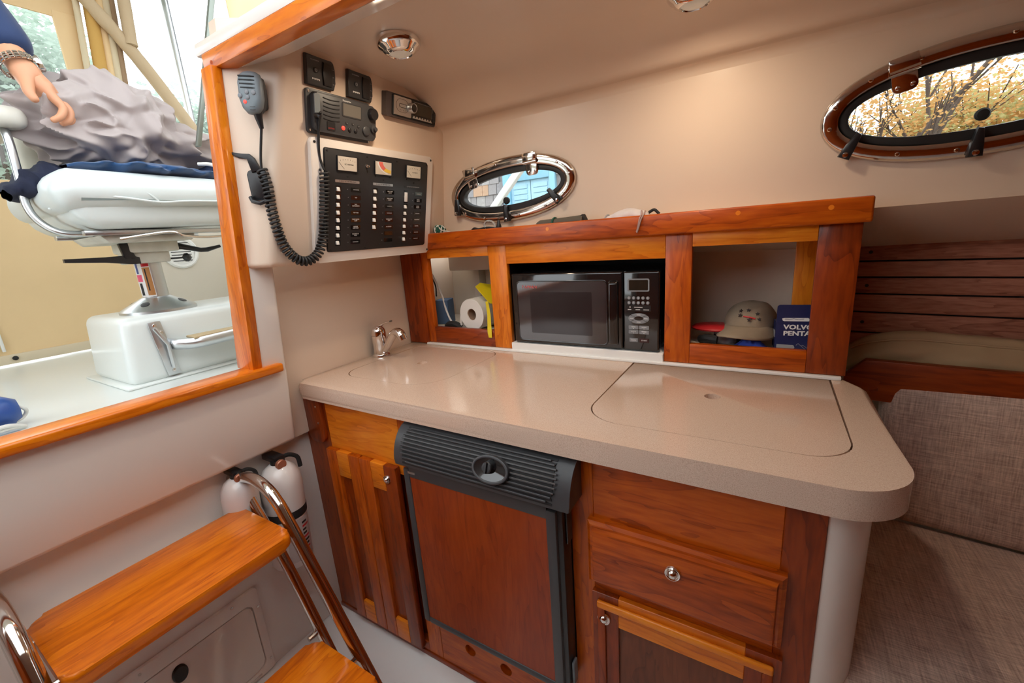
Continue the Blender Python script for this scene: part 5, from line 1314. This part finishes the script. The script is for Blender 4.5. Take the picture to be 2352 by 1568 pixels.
# ---- moulded seat box with footrest
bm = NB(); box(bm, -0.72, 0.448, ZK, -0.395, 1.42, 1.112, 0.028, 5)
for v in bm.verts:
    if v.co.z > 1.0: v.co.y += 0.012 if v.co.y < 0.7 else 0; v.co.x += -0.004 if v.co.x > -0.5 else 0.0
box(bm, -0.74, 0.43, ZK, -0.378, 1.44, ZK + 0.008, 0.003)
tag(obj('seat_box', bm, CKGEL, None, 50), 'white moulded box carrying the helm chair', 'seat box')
t = thing('folding_footrest', 'aluminium folding footrest on the front of the seat box', 'footrest', (-0.392, 0.55, 0.92))
bm = NB(); hexa(bm, [(0, -0.010, -0.005), (0.006, -0.010, -0.005), (0.006, 0.026, -0.005), (0, 0.026, -0.005), (-0.002, -0.028, 0.172), (0.004, -0.028, 0.172), (0.004, 0.006, 0.172), (-0.002, 0.006, 0.172)], 0.002); pl_ = obj('hinge_plate', bm, ALU, t)
for y, z in ((-0.012, 0.16), (0.0, 0.135), (0.008, 0.01), (0.010, 0.075)):
    b2 = NB(); lathe(b2, [(0.006, 0), (0.005, 0.003), (0.0005, 0.0035)], 10, T((0.005, y, z)) @ RY(pi / 2)); obj('bolt', b2, STEEL, pl_)
bm = NB(); tube(bm, [(0.012, -0.016, 0.152), (0.022, 0.005, 0.098), (0.012, 0.008, 0.02)], 0.006, 8); obj('brace', bm, ALU, t)
bm = NB(); P_ = catmull([(0.010, 0.008, 0.098), (0.040, 0.020, 0.094), (0.065, 0.060, 0.090), (0.075, 0.13, 0.092), (0.075, 0.35, 0.100), (0.075, 0.55, 0.105), (0.06, 0.62, 0.105), (0.01, 0.65, 0.105)], 6)
for a, b_ in zip(P_[:-1], P_[1:]):
    hh = Vector((0, 0, 0.017)); bm.faces.new([bm.verts.new(p) for p in (a - hh, b_ - hh, b_ + hh, a + hh)])
bmesh.ops.remove_doubles(bm, verts=bm.verts, dist=1e-5); o = obj('band', bm, ALU, t, 60); thick(o, 0.004)
bm = NB(); box(bm, 0.010, 0.06, 0.104, 0.070, 0.62, 0.112, 0.003); obj('foot_board', bm, mat('pale_teak', (0.5, 0.38, 0.22), 0.6), t)

# ---- helm chair
t = thing('helm_chair', 'white vinyl helm chair on an aluminium pedestal', 'chair', (-0.53, 0.612, 1.112))
bm = NB(); lathe(bm, [(0.105, 0), (0.105, 0.008), (0.098, 0.014), (0.045, 0.044), (0.038, 0.048)], 40); fl_ = obj('base_flange', bm, ALU, t, 30)
for a in (-2.4, -0.8, 0.8, 2.4):
    b2 = NB(); lathe(b2, [(0.013, 0), (0.012, 0.003), (0.001, 0.004)], 14, T((0.072 * cos(a), 0.072 * sin(a), 0.027)) @ Matrix.Rotation(a, 4, 'Z') @ RY(radians(28))); obj('bolt_recess', b2, DGREY, fl_)
bm = NB(); lathe(bm, [(0.0355, 0.045), (0.0355, 0.165)], 32); obj('post', bm, ALU, t)
bm = NB(); n = 16
for k in range(n):
    a0, a1 = -1.75 + 1.5 * k / n, -1.75 + 1.5 * (k + 1) / n
    bm.faces.new([bm.verts.new((0.0359 * cos(a), 0.0359 * sin(a), z)) for a, z in ((a0, 0.05), (a1, 0.05), (a1, 0.162), (a0, 0.162))])
lb_ = obj('warning_sticker', bm, mat('sticker_white', (0.7, 0.68, 0.66), 0.35), t)
for a0, a1, z0, z1, m in ((-0.85, -0.3, 0.148, 0.160, RED), (-1.6, -1.0, 0.100, 0.122, mat('pink_print', (0.7, 0.08, 0.16), 0.4)), (-1.45, -1.15, 0.055, 0.095, BLKM), (-1.45, -1.2, 0.126, 0.16, mat('blue_print', (0.05, 0.08, 0.25), 0.4)), (-0.85, -0.3, 0.055, 0.145, mat('amber_print', (0.4, 0.18, 0.06), 0.35)), (-0.70, -0.60, 0.07, 0.14, BLKM)):
    bm = NB(); kk = 5
    for k in range(kk):
        p0, p1 = a0 + (a1 - a0) * k / kk, a0 + (a1 - a0) * (k + 1) / kk
        bm.faces.new([bm.verts.new((0.0362 * cos(a), 0.0362 * sin(a), z)) for a, z in ((p0, z0), (p1, z0), (p1, z1), (p0, z1))])
    obj('sticker_print', bm, m, lb_)
WMET = mat('worn_white_metal', (0.58, 0.57, 0.50), 0.5, var=0.2, vscale=30)
bm = NB(); box(bm, -0.055, -0.055, 0.158, 0.055, 0.050, 0.200, 0.006, 2); box(bm, -0.07, -0.06, 0.192, 0.07, 0.075, 0.228, 0.006, 2); obj('swivel_block', bm, WMET, t)
bm = NB(); hexa(bm, [(-0.12, -0.115, 0.222), (0.12, -0.115, 0.222), (0.12, 0.10, 0.224), (-0.12, 0.10, 0.224), (-0.12, -0.135, 0.245), (0.12, -0.135, 0.245), (0.12, 0.11, 0.245), (-0.12, 0.11, 0.245)], 0.004); obj('slide_plate', bm, WMET, t)
for x in (-0.12, 0.13):
    bm = NB(); box(bm, x - 0.012, -0.17, 0.244, x + 0.012, 0.22, 0.258, 0.002); obj('slide_rail', bm, ALU, t)
bm = NB(); tube(bm, catmull([(0.15, -0.10, 0.232), (0.16, 0.02, 0.248), (0.165, 0.06, 0.234), (0.165, 0.12, 0.228), (0.165, 0.21, 0.232), (0.16, 0.225, 0.25)], 5), 0.004, 8); obj('slide_release', bm, STEEL, t)
bm = NB(); loft(bm, [[Vector((x, y, z)) + Vector((0.007 * a, w_ * b_ * 0, h_ * b_)) + Vector((0, 0, 0)) for a, b_ in ((-1, -1), (1, -1), (1, 1), (-1, 1))] for x, y, z, w_, h_ in ((0.05, -0.035, 0.168, 1, 0.010), (0.06, -0.060, 0.172, 1, 0.014), (0.06, -0.12, 0.176, 1, 0.008), (0.06, -0.210, 0.180, 1, 0.005))])
hexa(bm, [(0.052, -0.075, 0.175), (0.068, -0.075, 0.175), (0.068, -0.045, 0.175), (0.052, -0.045, 0.175), (0.052, -0.082, 0.222), (0.068, -0.082, 0.222), (0.068, -0.058, 0.222), (0.052, -0.058, 0.222)], 0.003)
obj('tilt_lever', bm, BLACK, t)
bm = NB(); tube(bm, [(0.03, 0.065, 0.212), (0.04, 0.09, 0.206), (0.05, 0.145, 0.190), (0.05, 0.165, 0.190), (0.05, 0.21, 0.200)], [0.009, 0.010, 0.008, 0.008, 0.005], 10); obj('swivel_lever', bm, BLACK, t)
bm = NB(); cyl(bm, (0.03, 0.04, 0.168), (0.035, 0.10, 0.168), 0.003, n=8); lathe(bm, [(0.006, 0), (0.014, 0.006), (0.015, 0.014), (0.008, 0.022), (0.001, 0.023)], 18, T((0.035, 0.092, 0.168)) @ RX(-pi / 2)); obj('lock_knob', bm, DGREY, t)
# cushion: lower skirt and upper pad
def pad(y0, y1, z0, z1, x0, x1, r, bul=0.0, tilt=0.0, taper=0.0):
    bm = NB(); box(bm, x0, y0, z0, x1, y1, z1, r, 5)
    return bm
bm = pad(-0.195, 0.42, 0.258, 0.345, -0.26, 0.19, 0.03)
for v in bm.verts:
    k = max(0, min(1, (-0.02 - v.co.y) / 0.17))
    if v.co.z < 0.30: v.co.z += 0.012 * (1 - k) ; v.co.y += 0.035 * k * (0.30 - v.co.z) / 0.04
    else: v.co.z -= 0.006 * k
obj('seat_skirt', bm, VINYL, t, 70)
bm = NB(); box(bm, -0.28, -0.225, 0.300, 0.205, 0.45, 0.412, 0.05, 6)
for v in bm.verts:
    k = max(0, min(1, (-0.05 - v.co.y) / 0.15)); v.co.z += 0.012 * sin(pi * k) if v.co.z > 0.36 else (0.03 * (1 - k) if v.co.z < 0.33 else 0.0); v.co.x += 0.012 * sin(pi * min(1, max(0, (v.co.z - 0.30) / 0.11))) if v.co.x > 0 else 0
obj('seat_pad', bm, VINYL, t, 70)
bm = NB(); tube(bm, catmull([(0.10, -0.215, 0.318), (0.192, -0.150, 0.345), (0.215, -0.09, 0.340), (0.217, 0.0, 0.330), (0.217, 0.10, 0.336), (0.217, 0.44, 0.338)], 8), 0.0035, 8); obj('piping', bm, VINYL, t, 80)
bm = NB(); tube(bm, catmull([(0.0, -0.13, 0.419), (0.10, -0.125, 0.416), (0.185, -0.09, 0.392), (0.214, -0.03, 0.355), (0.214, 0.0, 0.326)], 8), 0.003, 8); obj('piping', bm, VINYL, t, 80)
bm = NB(); tube(bm, catmull([(0.05, 0.02, 0.256), (0.06, -0.12, 0.254), (0.06, -0.19, 0.256), (0.04, -0.225, 0.285), (0.03, -0.240, 0.33), (0.03, -0.237, 0.40), (0.03, -0.234, 0.50), (0.0, -0.232, 0.535)], 8), 0.0095, 12); arm_ = obj('armrest_tube', bm, ALU, t, 80)
bm = NB(); box(bm, -0.26, -0.285, 0.530, 0.050, -0.185, 0.585, 0.024, 5); obj('armrest_pad', bm, mat('cream_vinyl', (0.68, 0.67, 0.60), 0.4), t, 70)
bm = NB(); box(bm, -0.36, -0.16, 0.43, -0.25, 0.34, 0.66, 0.05, 5); 
obj('backrest', bm, mat('cream_back_vinyl', (0.70, 0.68, 0.58), 0.4), t, 70)

# ---- clothing heaped on the seat
JAK = mat('taupe_nylon', (0.40, 0.345, 0.335), 0.62, sheen=0.2)
def ridged(p):
    p = Vector(p)
    sa = lambda q: sqrt(noise.noise(q) ** 2 + 0.0015)
    q = p + noise.noise_vector(p * 0.9) * 0.45
    r = p * 2.0 + noise.noise_vector(p * 1.5 + Vector((5, 1, 2))) * 0.5
    return 0.85 * (1 - sa(q * 1.15)) ** 5 + 0.50 * (1 - sa(r + Vector((9, 3, 4)))) ** 5 - 0.40 * (1 - sa(q * 1.3 + Vector((4, 8, 1)))) ** 8
def heap(u, v):
    a = 2 * pi * u; ph = pi * v
    d = Vector((sin(ph) * cos(a), sin(ph) * sin(a), cos(ph)))
    e = Vector((0.20 * d.x, 0.265 * d.y, 0.125 * d.z))
    k = 0.80 + 0.30 * ridged((e.x * 6.0 + 0.5, e.y * 6.5 + e.z * 3.5, e.z * 7.0 - e.y * 3.5)) + 0.10 * noise.noise((d.x * 1.4, d.y * 1.4, d.z * 1.4))
    p = e * k
    p.z += 0.045 * math.exp(-((p.y + 0.06) / 0.14) ** 2) * max(0, d.z)   # hump
    p.z -= 0.05 * max(0, p.y - 0.05) / 0.2 * max(0, d.z)
    if p.z < -0.105: p.z = -0.105 + (p.z + 0.105) * 0.1
    return p
bm = NB(); surf(bm, heap, 260, 140, True); bmesh.ops.smooth_vert(bm, verts=bm.verts, factor=0.5, use_axis_x=True, use_axis_y=True, use_axis_z=True); bmesh.ops.smooth_vert(bm, verts=bm.verts, factor=0.5, use_axis_x=True, use_axis_y=True, use_axis_z=True); o = obj('crumpled_jacket', bm, JAK, None, 70, (-0.575, 0.645, 1.672)); o.rotation_euler = (radians(-4), 0, 0)
tag(o, 'taupe waterproof jacket heaped on the helm chair seat', 'jacket')
BLU = mat('blue_fleece', (0.012, 0.06, 0.17), 0.9, sheen=0.3, var=0.3, vscale=12); NVY = mat('navy_cloth', (0.008, 0.012, 0.035), 0.9, bump=0.3, bscale=300)
def slabf(y0, y1, zc, th, xw, seed):
    def f(u, v):
        a = 2 * pi * u; y = y0 + (y1 - y0) * v
        w_ = max(0.05, sin(pi * min(1, max(0, v)))) ** 0.35
        k = 1 + 0.35 * noise.noise((cos(a) * 1.4 + seed, v * 9, sin(a) * 1.4))
        return (xw * cos(a) * w_ * k, y, zc + th * sin(a) * k * w_ + 0.005 * noise.noise((v * 12, seed, 0)))
    return f
bm = NB(); surf(bm, slabf(-0.20, 0.19, 0.0, 0.020, 0.15, 1.0), 28, 50, True); o = obj('blue_fleece', bm, BLU, None, 70, (-0.49, 0.66, 1.547)); tag(o, 'blue fleece squashed under the taupe jacket', 'fleece')
bm = NB(); surf(bm, slabf(-0.085, 0.06, 0.0, 0.040, 0.12, 5.0), 28, 24, True); o = obj('black_cap_cloth', bm, NVY, None, 70, (-0.55, 0.425, 1.515)); o.rotation_euler = (radians(28), 0, 0); tag(o, 'dark bundle drooping over the chair edge near the armrest', 'cloth')
bm = NB(); surf(bm, slabf(-0.07, 0.08, 0.0, 0.035, 0.10, 9.0), 28, 24, True); o = obj('navy_garment', bm, mat('navy_blue_plaid', (0.015, 0.03, 0.09), 0.9, var=0.6, vscale=60), None, 70, (-0.52, 0.885, 1.560)); tag(o, 'navy garment end beside the wooden post', 'garment')
bm = NB(); tube(bm, catmull([(-0.40, 0.775, 1.575), (-0.37, 0.80, 1.572), (-0.35, 0.825, 1.552), (-0.335, 0.84, 1.53)], 6), 0.006, 8); tag(obj('white_strap', bm, WHITE, None, 80), 'white strap trailing off the jacket heap', 'strap')

# ---- person reaching in from the left
t = thing('person', 'person in a navy jacket with a steel wristwatch, hand resting over the chair', 'person', (-0.70, 0.10, ZK))
O_ = Vector((-0.70, 0.10, ZK))
def skinned(name, m, V, E, R, root=0, lv=2):
    me = bpy.data.meshes.new(name); me.from_pydata([tuple(Vector(p) - O_) for p in V], E, []); me.materials.append(m)
    o = bpy.data.objects.new(name, me); COL.objects.link(o); o.parent = t
    md = o.modifiers.new('skin', 'SKIN'); md.use_smooth_shade = True; md.branch_smoothing = 0.3
    for i, r in enumerate(R):
        sv = me.skin_vertices[0].data[i]; sv.radius = (r, r) if not isinstance(r, tuple) else r; sv.use_root = (i == root)
    subd(o, lv)
    return o
SKIN = mat('skin', (0.62, 0.30, 0.17), 0.5, var=0.06, vscale=40)
V = [(-0.70, 0.02, 1.85), (-0.70, 0.04, 2.05), (-0.70, 0.08, 2.28), (-0.70, 0.10, 2.40), (-0.68, 0.10, 2.49), (-0.66, 0.10, 2.56), (-0.67, 0.10, 2.645),      # 0-6 pelvis..head
     (-0.70, 0.29, 2.30), (-0.62, 0.385, 2.06), (-0.465, 0.432, 1.80), (-0.456, 0.442, 1.768), (-0.453, 0.456, 1.742),                                         # 7-11 shoulder, elbow, wrist, palm
     (-0.428, 0.468, 1.722), (-0.416, 0.484, 1.690), (-0.410, 0.470, 1.665), (-0.412, 0.448, 1.652),      # 12-15 index
     (-0.447, 0.482, 1.724), (-0.436, 0.501, 1.690), (-0.431, 0.492, 1.664), (-0.432, 0.470, 1.651),      # 16-19 middle
     (-0.467, 0.488, 1.722), (-0.459, 0.508, 1.692), (-0.455, 0.503, 1.668), (-0.455, 0.484, 1.654),      # 20-23 ring
     (-0.486, 0.486, 1.720), (-0.482, 0.503, 1.696), (-0.480, 0.500, 1.677), (-0.479, 0.486, 1.664),      # 24-27 little
     (-0.432, 0.430, 1.744), (-0.416, 0.424, 1.716), (-0.408, 0.432, 1.693),                              # 28-30 thumb
     (-0.70, -0.09, 2.30), (-0.70, -0.16, 2.06), (-0.62, -0.16, 1.82), (-0.60, -0.15, 1.72),              # 31-34 other arm
     (-0.70, 0.11, 1.78), (-0.72, 0.10, 1.38), (-0.76, 0.09, 0.99), (-0.66, 0.09, 0.94),                  # 35-38 leg
     (-0.70, -0.07, 1.78), (-0.72, -0.10, 1.38), (-0.76, -0.12, 0.99), (-0.66, -0.12, 0.94)]                   # 39-42 leg
E_ = [(0, 1), (1, 2), (2, 3), (3, 4), (4, 5), (5, 6), (2, 7), (7, 8), (8, 9), (9, 10), (10, 11), (11, 12), (12, 13), (13, 14), (14, 15), (11, 16), (16, 17), (17, 18), (18, 19), (11, 20), (20, 21), (21, 22), (22, 23), (11, 24), (24, 25), (25, 26), (26, 27), (10, 28), (28, 29), (29, 30),
      (2, 31), (31, 32), (32, 33), (33, 34), (0, 35), (35, 36), (36, 37), (37, 38), (0, 39), (39, 40), (40, 41), (41, 42)]
R_ = [0.13, 0.12, 0.13, 0.06, 0.075, 0.095, 0.06, 0.062, 0.043, 0.033, 0.035, 0.035] + [0.0135, 0.0105, 0.0095, 0.0075] + [0.0135, 0.0105, 0.0095, 0.0075] + [0.0125, 0.010, 0.009, 0.0072] + [0.0115, 0.009, 0.008, 0.0065] + [0.017, 0.0125, 0.009] + [0.062, 0.043, 0.03, 0.036, 0.085, 0.058, 0.045, 0.04, 0.085, 0.058, 0.045, 0.04]
skinned('body', SKIN, V, E_, R_)
JN = mat('navy_jacket', (0.006, 0.026, 0.10), 0.75, bump=0.25, bscale=50, sheen=0.2)
jv = [V[0], V[1], V[2], (-0.70, 0.10, 2.37), V[7], V[8], (-0.50, 0.428, 1.862), (-0.472, 0.432, 1.815), V[31], V[32], (-0.63, -0.16, 1.85)]
skinned('jacket', JN, jv, [(0, 1), (1, 2), (2, 3), (2, 4), (4, 5), (5, 6), (6, 7), (2, 8), (8, 9), (9, 10)], [0.155, 0.145, 0.155, 0.075, 0.078, 0.062, 0.056, 0.053, 0.078, 0.06, 0.052])
tv = [(-0.70, 0.02, 1.84), V[35], V[36], (-0.76, 0.09, 1.01), V[39], V[40], (-0.76, -0.12, 1.01)]
skinned('trousers', NVY, tv, [(0, 1), (1, 2), (2, 3), (0, 4), (4, 5), (5, 6)], [0.14, 0.10, 0.075, 0.065, 0.10, 0.075, 0.065])
for s in (0.09, -0.12):
    bm = NB(); box(bm, -0.83 - O_.x, s - 0.05 - O_.y, 0.0, -0.59 - O_.x, s + 0.05 - O_.y, 0.10, 0.035, 4); obj('shoe', bm, BLKM, t, 60)
HAIR = mat('brown_hair', (0.05, 0.03, 0.02), 0.8)
bm = NB(); surf(bm, lambda u, v: Vector((-0.675, 0.10, 2.58)) - O_ + Vector((0.108 * sin(pi * 0.55 * v) * cos(2 * pi * u), 0.10 * sin(pi * 0.55 * v) * sin(2 * pi * u), 0.125 * cos(pi * 0.55 * v))), 24, 12, True); obj('hair', bm, HAIR, t, 80)
for s in (-1, 1):
    bm = NB(); lathe(bm, [(0.011 * sin(pi * k / 8) + 0.0003, -0.011 * cos(pi * k / 8)) for k in range(9)], 12, T(Vector((-0.578, 0.10 + s * 0.034, 2.555)) - O_)); obj('eye', bm, WHITE, t)
bm = NB(); loft(bm, [[Vector((-0.575 + dx, 0.10 + w_ * cos(a), z + 0.006 * sin(a))) - O_ for a in [2 * pi * k / 8 for k in range(8)]] for z, dx, w_ in ((2.56, 0.0, 0.008), (2.53, 0.018, 0.014), (2.515, 0.012, 0.016))]); obj('nose', bm, SKIN, t, 80)
bm = NB(); box(bm, -0.592 - O_.x, 0.075 - O_.y, 2.478 - O_.z, -0.575 - O_.x, 0.125 - O_.y, 2.49 - O_.z, 0.005, 2); obj('mouth', bm, mat('lips', (0.45, 0.15, 0.12), 0.5), t)
# wristwatch
wc = Vector((-0.462, 0.4325, 1.790)) - O_
ax_ = (Vector(V[9]) - Vector(V[8])).normalized(); u_, v_, _ = frame_of(ax_)
for k in range(22):
    a = 2 * pi * k / 22; d = u_ * cos(a) + v_ * sin(a); tn = ax_.cross(d)
    Mk = Matrix(((tn.x, ax_.x, d.x, 0), (tn.y, ax_.y, d.y, 0), (tn.z, ax_.z, d.z, 0), (0, 0, 0, 1)))
    bm = NB(); box(bm, -0.0046, -0.010, -0.0015, 0.0046, -0.0035, 0.0025, 0.001, 1, T(wc + d * 0.0375) @ Mk); box(bm, -0.0046, -0.003, -0.0015, 0.0046, 0.003, 0.003, 0.001, 1, T(wc + d * 0.0375) @ Mk); box(bm, -0.0046, 0.0035, -0.0015, 0.0046, 0.010, 0.0025, 0.001, 1, T(wc + d * 0.0375) @ Mk)
    o = obj('watch_link', bm, STEEL, t); o['kind'] = 'stuff'
wd = Vector((0.35, 0.90, 0.1)); wd = (wd - ax_ * wd.dot(ax_)).normalized(); tn = ax_.cross(wd)
Mk = Matrix(((tn.x, ax_.x, wd.x, 0), (tn.y, ax_.y, wd.y, 0), (tn.z, ax_.z, wd.z, 0), (0, 0, 0, 1)))
bm = NB(); lathe(bm, [(0.020, -0.004), (0.0205, 0.004), (0.018, 0.007), (0.001, 0.0075)], 28, T(wc + wd * 0.0385) @ Mk); obj('watch_case', bm, STEEL, t, 45)
bm = NB(); lathe(bm, [(0.0165, 0.0068), (0.0165, 0.0082), (0.001, 0.0084)], 28, T(wc + wd * 0.0385) @ Mk); obj('watch_dial', bm, WHITE, t, 45)

# ---- coil and bottle on the cockpit floor at the left edge
t = thing('blue_fender', 'blue fender with a pale rope loop at the left edge of the cockpit floor', 'fender', (-0.34, 0.172, ZK))
bm = NB(); lathe(bm, [(0.001, -0.06), (0.025, -0.056), (0.04, -0.035), (0.04, 0.035), (0.025, 0.056), (0.001, 0.06)], 28, T((0, -0.02, 0.042)) @ RX(pi / 2)); obj('fender', bm, mat('blue_vinyl', (0.02, 0.07, 0.28), 0.35), t, 60)
bm = NB(); tube(bm, [(0.012 + 0.004 * sin(3 * a), 0.022 + 0.024 * cos(a), 0.034 + 0.018 * sin(a)) for a in [2 * pi * k / 28 for k in range(28)]], 0.004, 8, True); obj('rope_loop', bm, WRP, t, 80)
bm = NB(); tube(bm, catmull([(0.05, -0.06, 0.005), (0.055, 0.0, 0.012), (0.05, 0.03, 0.006), (0.06, 0.0, 0.020), (0.052, -0.05, 0.012)], 6), 0.005, 8); obj('rope_tail', bm, WRP, t, 80)

# ================================================================== outdoors
bm = NB(); surf(bm, lambda u, v: (-70 + 140 * u, -70 + 140 * v, -1.3), 4, 4)
tag(obj('ground', bm, mat('yard_ground', (0.20, 0.19, 0.14), 0.95, var=0.4, vscale=0.6)), 'dull yard ground around the boat', 'ground', kind='structure')
# shingled house seen through the small portlight
t = thing('shingled_house', 'weathered shingled house with a blue shuttered window', 'house', (-1.6, 5.0, -1.3))
SHM = [mat('shingle_%d' % i, c, 0.9, var=0.3, vscale=14) for i, c in enumerate(((0.30, 0.28, 0.28), (0.36, 0.34, 0.33), (0.26, 0.25, 0.26), (0.46, 0.30, 0.20)))]
bm = NB(); box(bm, -3.2, 0.03, 0, 2.2, 3.0, 5.2); obj('wall', bm, SHM[0], t)
bm = NB(); prism(bm, [(-3.5, 5.1), (2.5, 5.1), (2.2, 6.6), (-3.2, 6.6)], -3.0, 0.4, RX(pi / 2)); obj('roof', bm, mat('grey_roof', (0.15, 0.15, 0.16), 0.9), t)
meshes = []
for i, m in enumerate(SHM):
    bm = NB(); hexa(bm, [(0, -0.014, 0), (1, -0.014, 0), (1, 0.03, 0), (0, 0.03, 0), (0, -0.001, 1.05), (1, -0.001, 1.05), (1, 0.03, 1.05), (0, 0.03, 1.05)])
    me = bpy.data.meshes.new('shingle'); bm.to_mesh(me); bm.free(); me.materials.append(m); meshes.append(me)
rr = random.Random(11)
for row in range(10):
    z = 2.58 + row * 0.135; x = -1.45 + rr.uniform(0, 0.1)
    while x < 0.95:
        w_ = rr.uniform(0.08, 0.15)
        if not (x + w_ > -0.17 and x < 0.53 and z > 2.2 and z < 3.42):
            o = bpy.data.objects.new('shingle', meshes[rr.choice((0, 0, 1, 1, 2, 3))]); COL.objects.link(o); o.parent = t
            o.location = (x, rr.uniform(-0.004, 0.004), z + rr.uniform(-0.006, 0.006)); o.scale = (w_ - 0.006, 1, 0.135)
        x += w_
BF_ = mat('sky_blue_paint', (0.22, 0.47, 0.62), 0.6); BP_ = mat('pale_blue_shutter', (0.34, 0.56, 0.68), 0.6)
for a in ((-0.20, -0.03, 2.2, -0.10, 0.06, 3.42), (0.46, -0.03, 2.2, 0.54, 0.06, 3.42), (-0.10, -0.03, 3.24, 0.46, 0.06, 3.42)):
    bm = NB(); box(bm, *a, 0.006); obj('window_frame', bm, BF_, t)
bm = NB(); box(bm, -0.10, 0.01, 2.2, 0.18, 0.05, 3.24, 0.004); sh_ = obj('shutter', bm, BP_, t)
bm = NB(); box(bm, 0.19, 0.01, 2.2, 0.46, 0.05, 3.24, 0.004); sh2 = obj('shutter', bm, BP_, t)
for k in range(14):
    for sx, p_ in ((-0.06, sh_), (0.225, sh2)):
        bm = NB(); box(bm, sx, 0.0, 2.30 + 0.065 * k, sx + 0.20, 0.02, 2.352 + 0.065 * k, 0.003, 1); obj('louvre', bm, BP_, p_)
bm = NB(); hexa(bm, [(-0.95, 3.0, 1.30), (-0.87, 3.0, 1.30), (-0.87, 3.05, 1.30), (-0.95, 3.05, 1.30), (0.07, 3.0, 2.30), (0.15, 3.0, 2.30), (0.15, 3.05, 2.30), (0.07, 3.05, 2.30)], 0.008)
for px_, pz_ in ((-0.90, 1.33), (0.10, 2.27)): box(bm, px_ - 0.03, 3.005, -1.3, px_ + 0.03, 3.045, pz_)
tag(obj('white_rail', bm, WHITE), 'white diagonal rail between the boat and the shingled house', 'rail')
# trees
BARK = mat('bark', (0.10, 0.075, 0.06), 0.95)
def tree(name, label, x, y, h, cr, cols, nleaf, seed, leaf=0.09, bare=0.0, cz=0.62, group='autumn trees behind the boat'):
    rg = random.Random(seed)
    t = thing(name, label, 'tree', (x, y, -1.3), group)
    segs = []
    def grow(p, d, l, r, dep):
        q = p + d * l
        segs.append((p, q, r, r * 0.7))
        if dep == 0: return
        for k in range(3 if dep > 1 else 4):
            nd = (d + Vector((rg.uniform(-0.8, 0.8), rg.uniform(-0.8, 0.8), rg.uniform(-0.1, 0.6)))).normalized()
            grow(p.lerp(q, rg.uniform(0.55, 1.0)), nd, l * rg.uniform(0.55, 0.75), r * 0.55, dep - 1)
    grow(Vector((0, 0, 0)), Vector((0, 0, 1)), h * 0.42, h * 0.018, 4)
    bm = NB()
    for a, b_, r0, r1 in segs: tube(bm, [a, b_], [r0, r1], 5, caps=False)
    o = obj('trunk_and_branches', bm, BARK, t, 60)
    ends = [s[1] for s in segs[len(segs) // 6:]]
    nm = len(cols)
    for ci, c in enumerate(cols):
        bm = NB()
        for k in range(nleaf // nm):
            e = rg.choice(ends); p = e + Vector((rg.gauss(0, cr * 0.16), rg.gauss(0, cr * 0.16), rg.gauss(0, cr * 0.13)))
            s = leaf * rg.uniform(0.6, 1.3); a = Vector((rg.gauss(0, 1), rg.gauss(0, 1), rg.gauss(0, 1))).normalized(); u, v, _ = frame_of(a)
            bm.faces.new([bm.verts.new(p + u * s * cx + v * s * cy) for cx, cy in ((-1, 0), (0, -0.6), (1, 0), (0, 0.6))])
        o = obj('foliage', bm, c, t); o['kind'] = 'stuff'
def leafm(n_, c):
    m, nt, p, N, L = _base(n_); p.inputs['Base Color'].default_value = (*c, 1); p.inputs['Roughness'].default_value = 0.7
    p.inputs['Transmission Weight'].default_value = 0.0
    tr = N.new('ShaderNodeBsdfTranslucent'); tr.inputs[0].default_value = (*c, 1); mx = N.new('ShaderNodeMixShader'); mx.inputs[0].default_value = 0.5
    L.new(p.outputs[0], mx.inputs[1]); L.new(tr.outputs[0], mx.inputs[2]); L.new(mx.outputs[0], N['Material Output'].inputs[0]); return m
OR_, YG_, GR_, PG_ = leafm('orange_leaf', (0.66, 0.38, 0.14)), leafm('yellow_green_leaf', (0.58, 0.54, 0.24)), leafm('green_leaf', (0.36, 0.42, 0.20)), leafm('hazed_green_leaf', (0.44, 0.54, 0.46))  # leaves lightened to put the bright haze into their colour
tree('autumn_tree', 'yellow-green tree at the left edge of the larger portlight view', 1.7, 9.6, 4.9, 1.7, [YG_, GR_], 16000, 3, 0.036)
tree('autumn_tree', 'orange tree in the middle of the larger portlight view', 4.1, 10.4, 4.9, 1.9, [OR_, YG_], 16000, 8, 0.036)
tree('autumn_tree', 'nearly bare tree standing between the yellow and orange ones', 3.0, 8.8, 5.6, 1.6, [OR_], 2400, 5, 0.03)
tree('autumn_tree', 'orange and green tree at the right of the larger portlight view', 5.6, 9.5, 5.0, 1.9, [OR_, GR_], 16000, 21, 0.036)
tree('shore_tree', 'haze-paled green leafy tree far beyond the cockpit window', -13.5, 3.7, 8.4, 3.0, [PG_], 30000, 31, 0.075, group='trees beyond the cockpit')
tree('shore_tree', 'lower haze-paled green tree seen between the canvas folds and the tube', -13.0, 7.2, 6.6, 2.4, [PG_], 24000, 37, 0.075, group='trees beyond the cockpit')
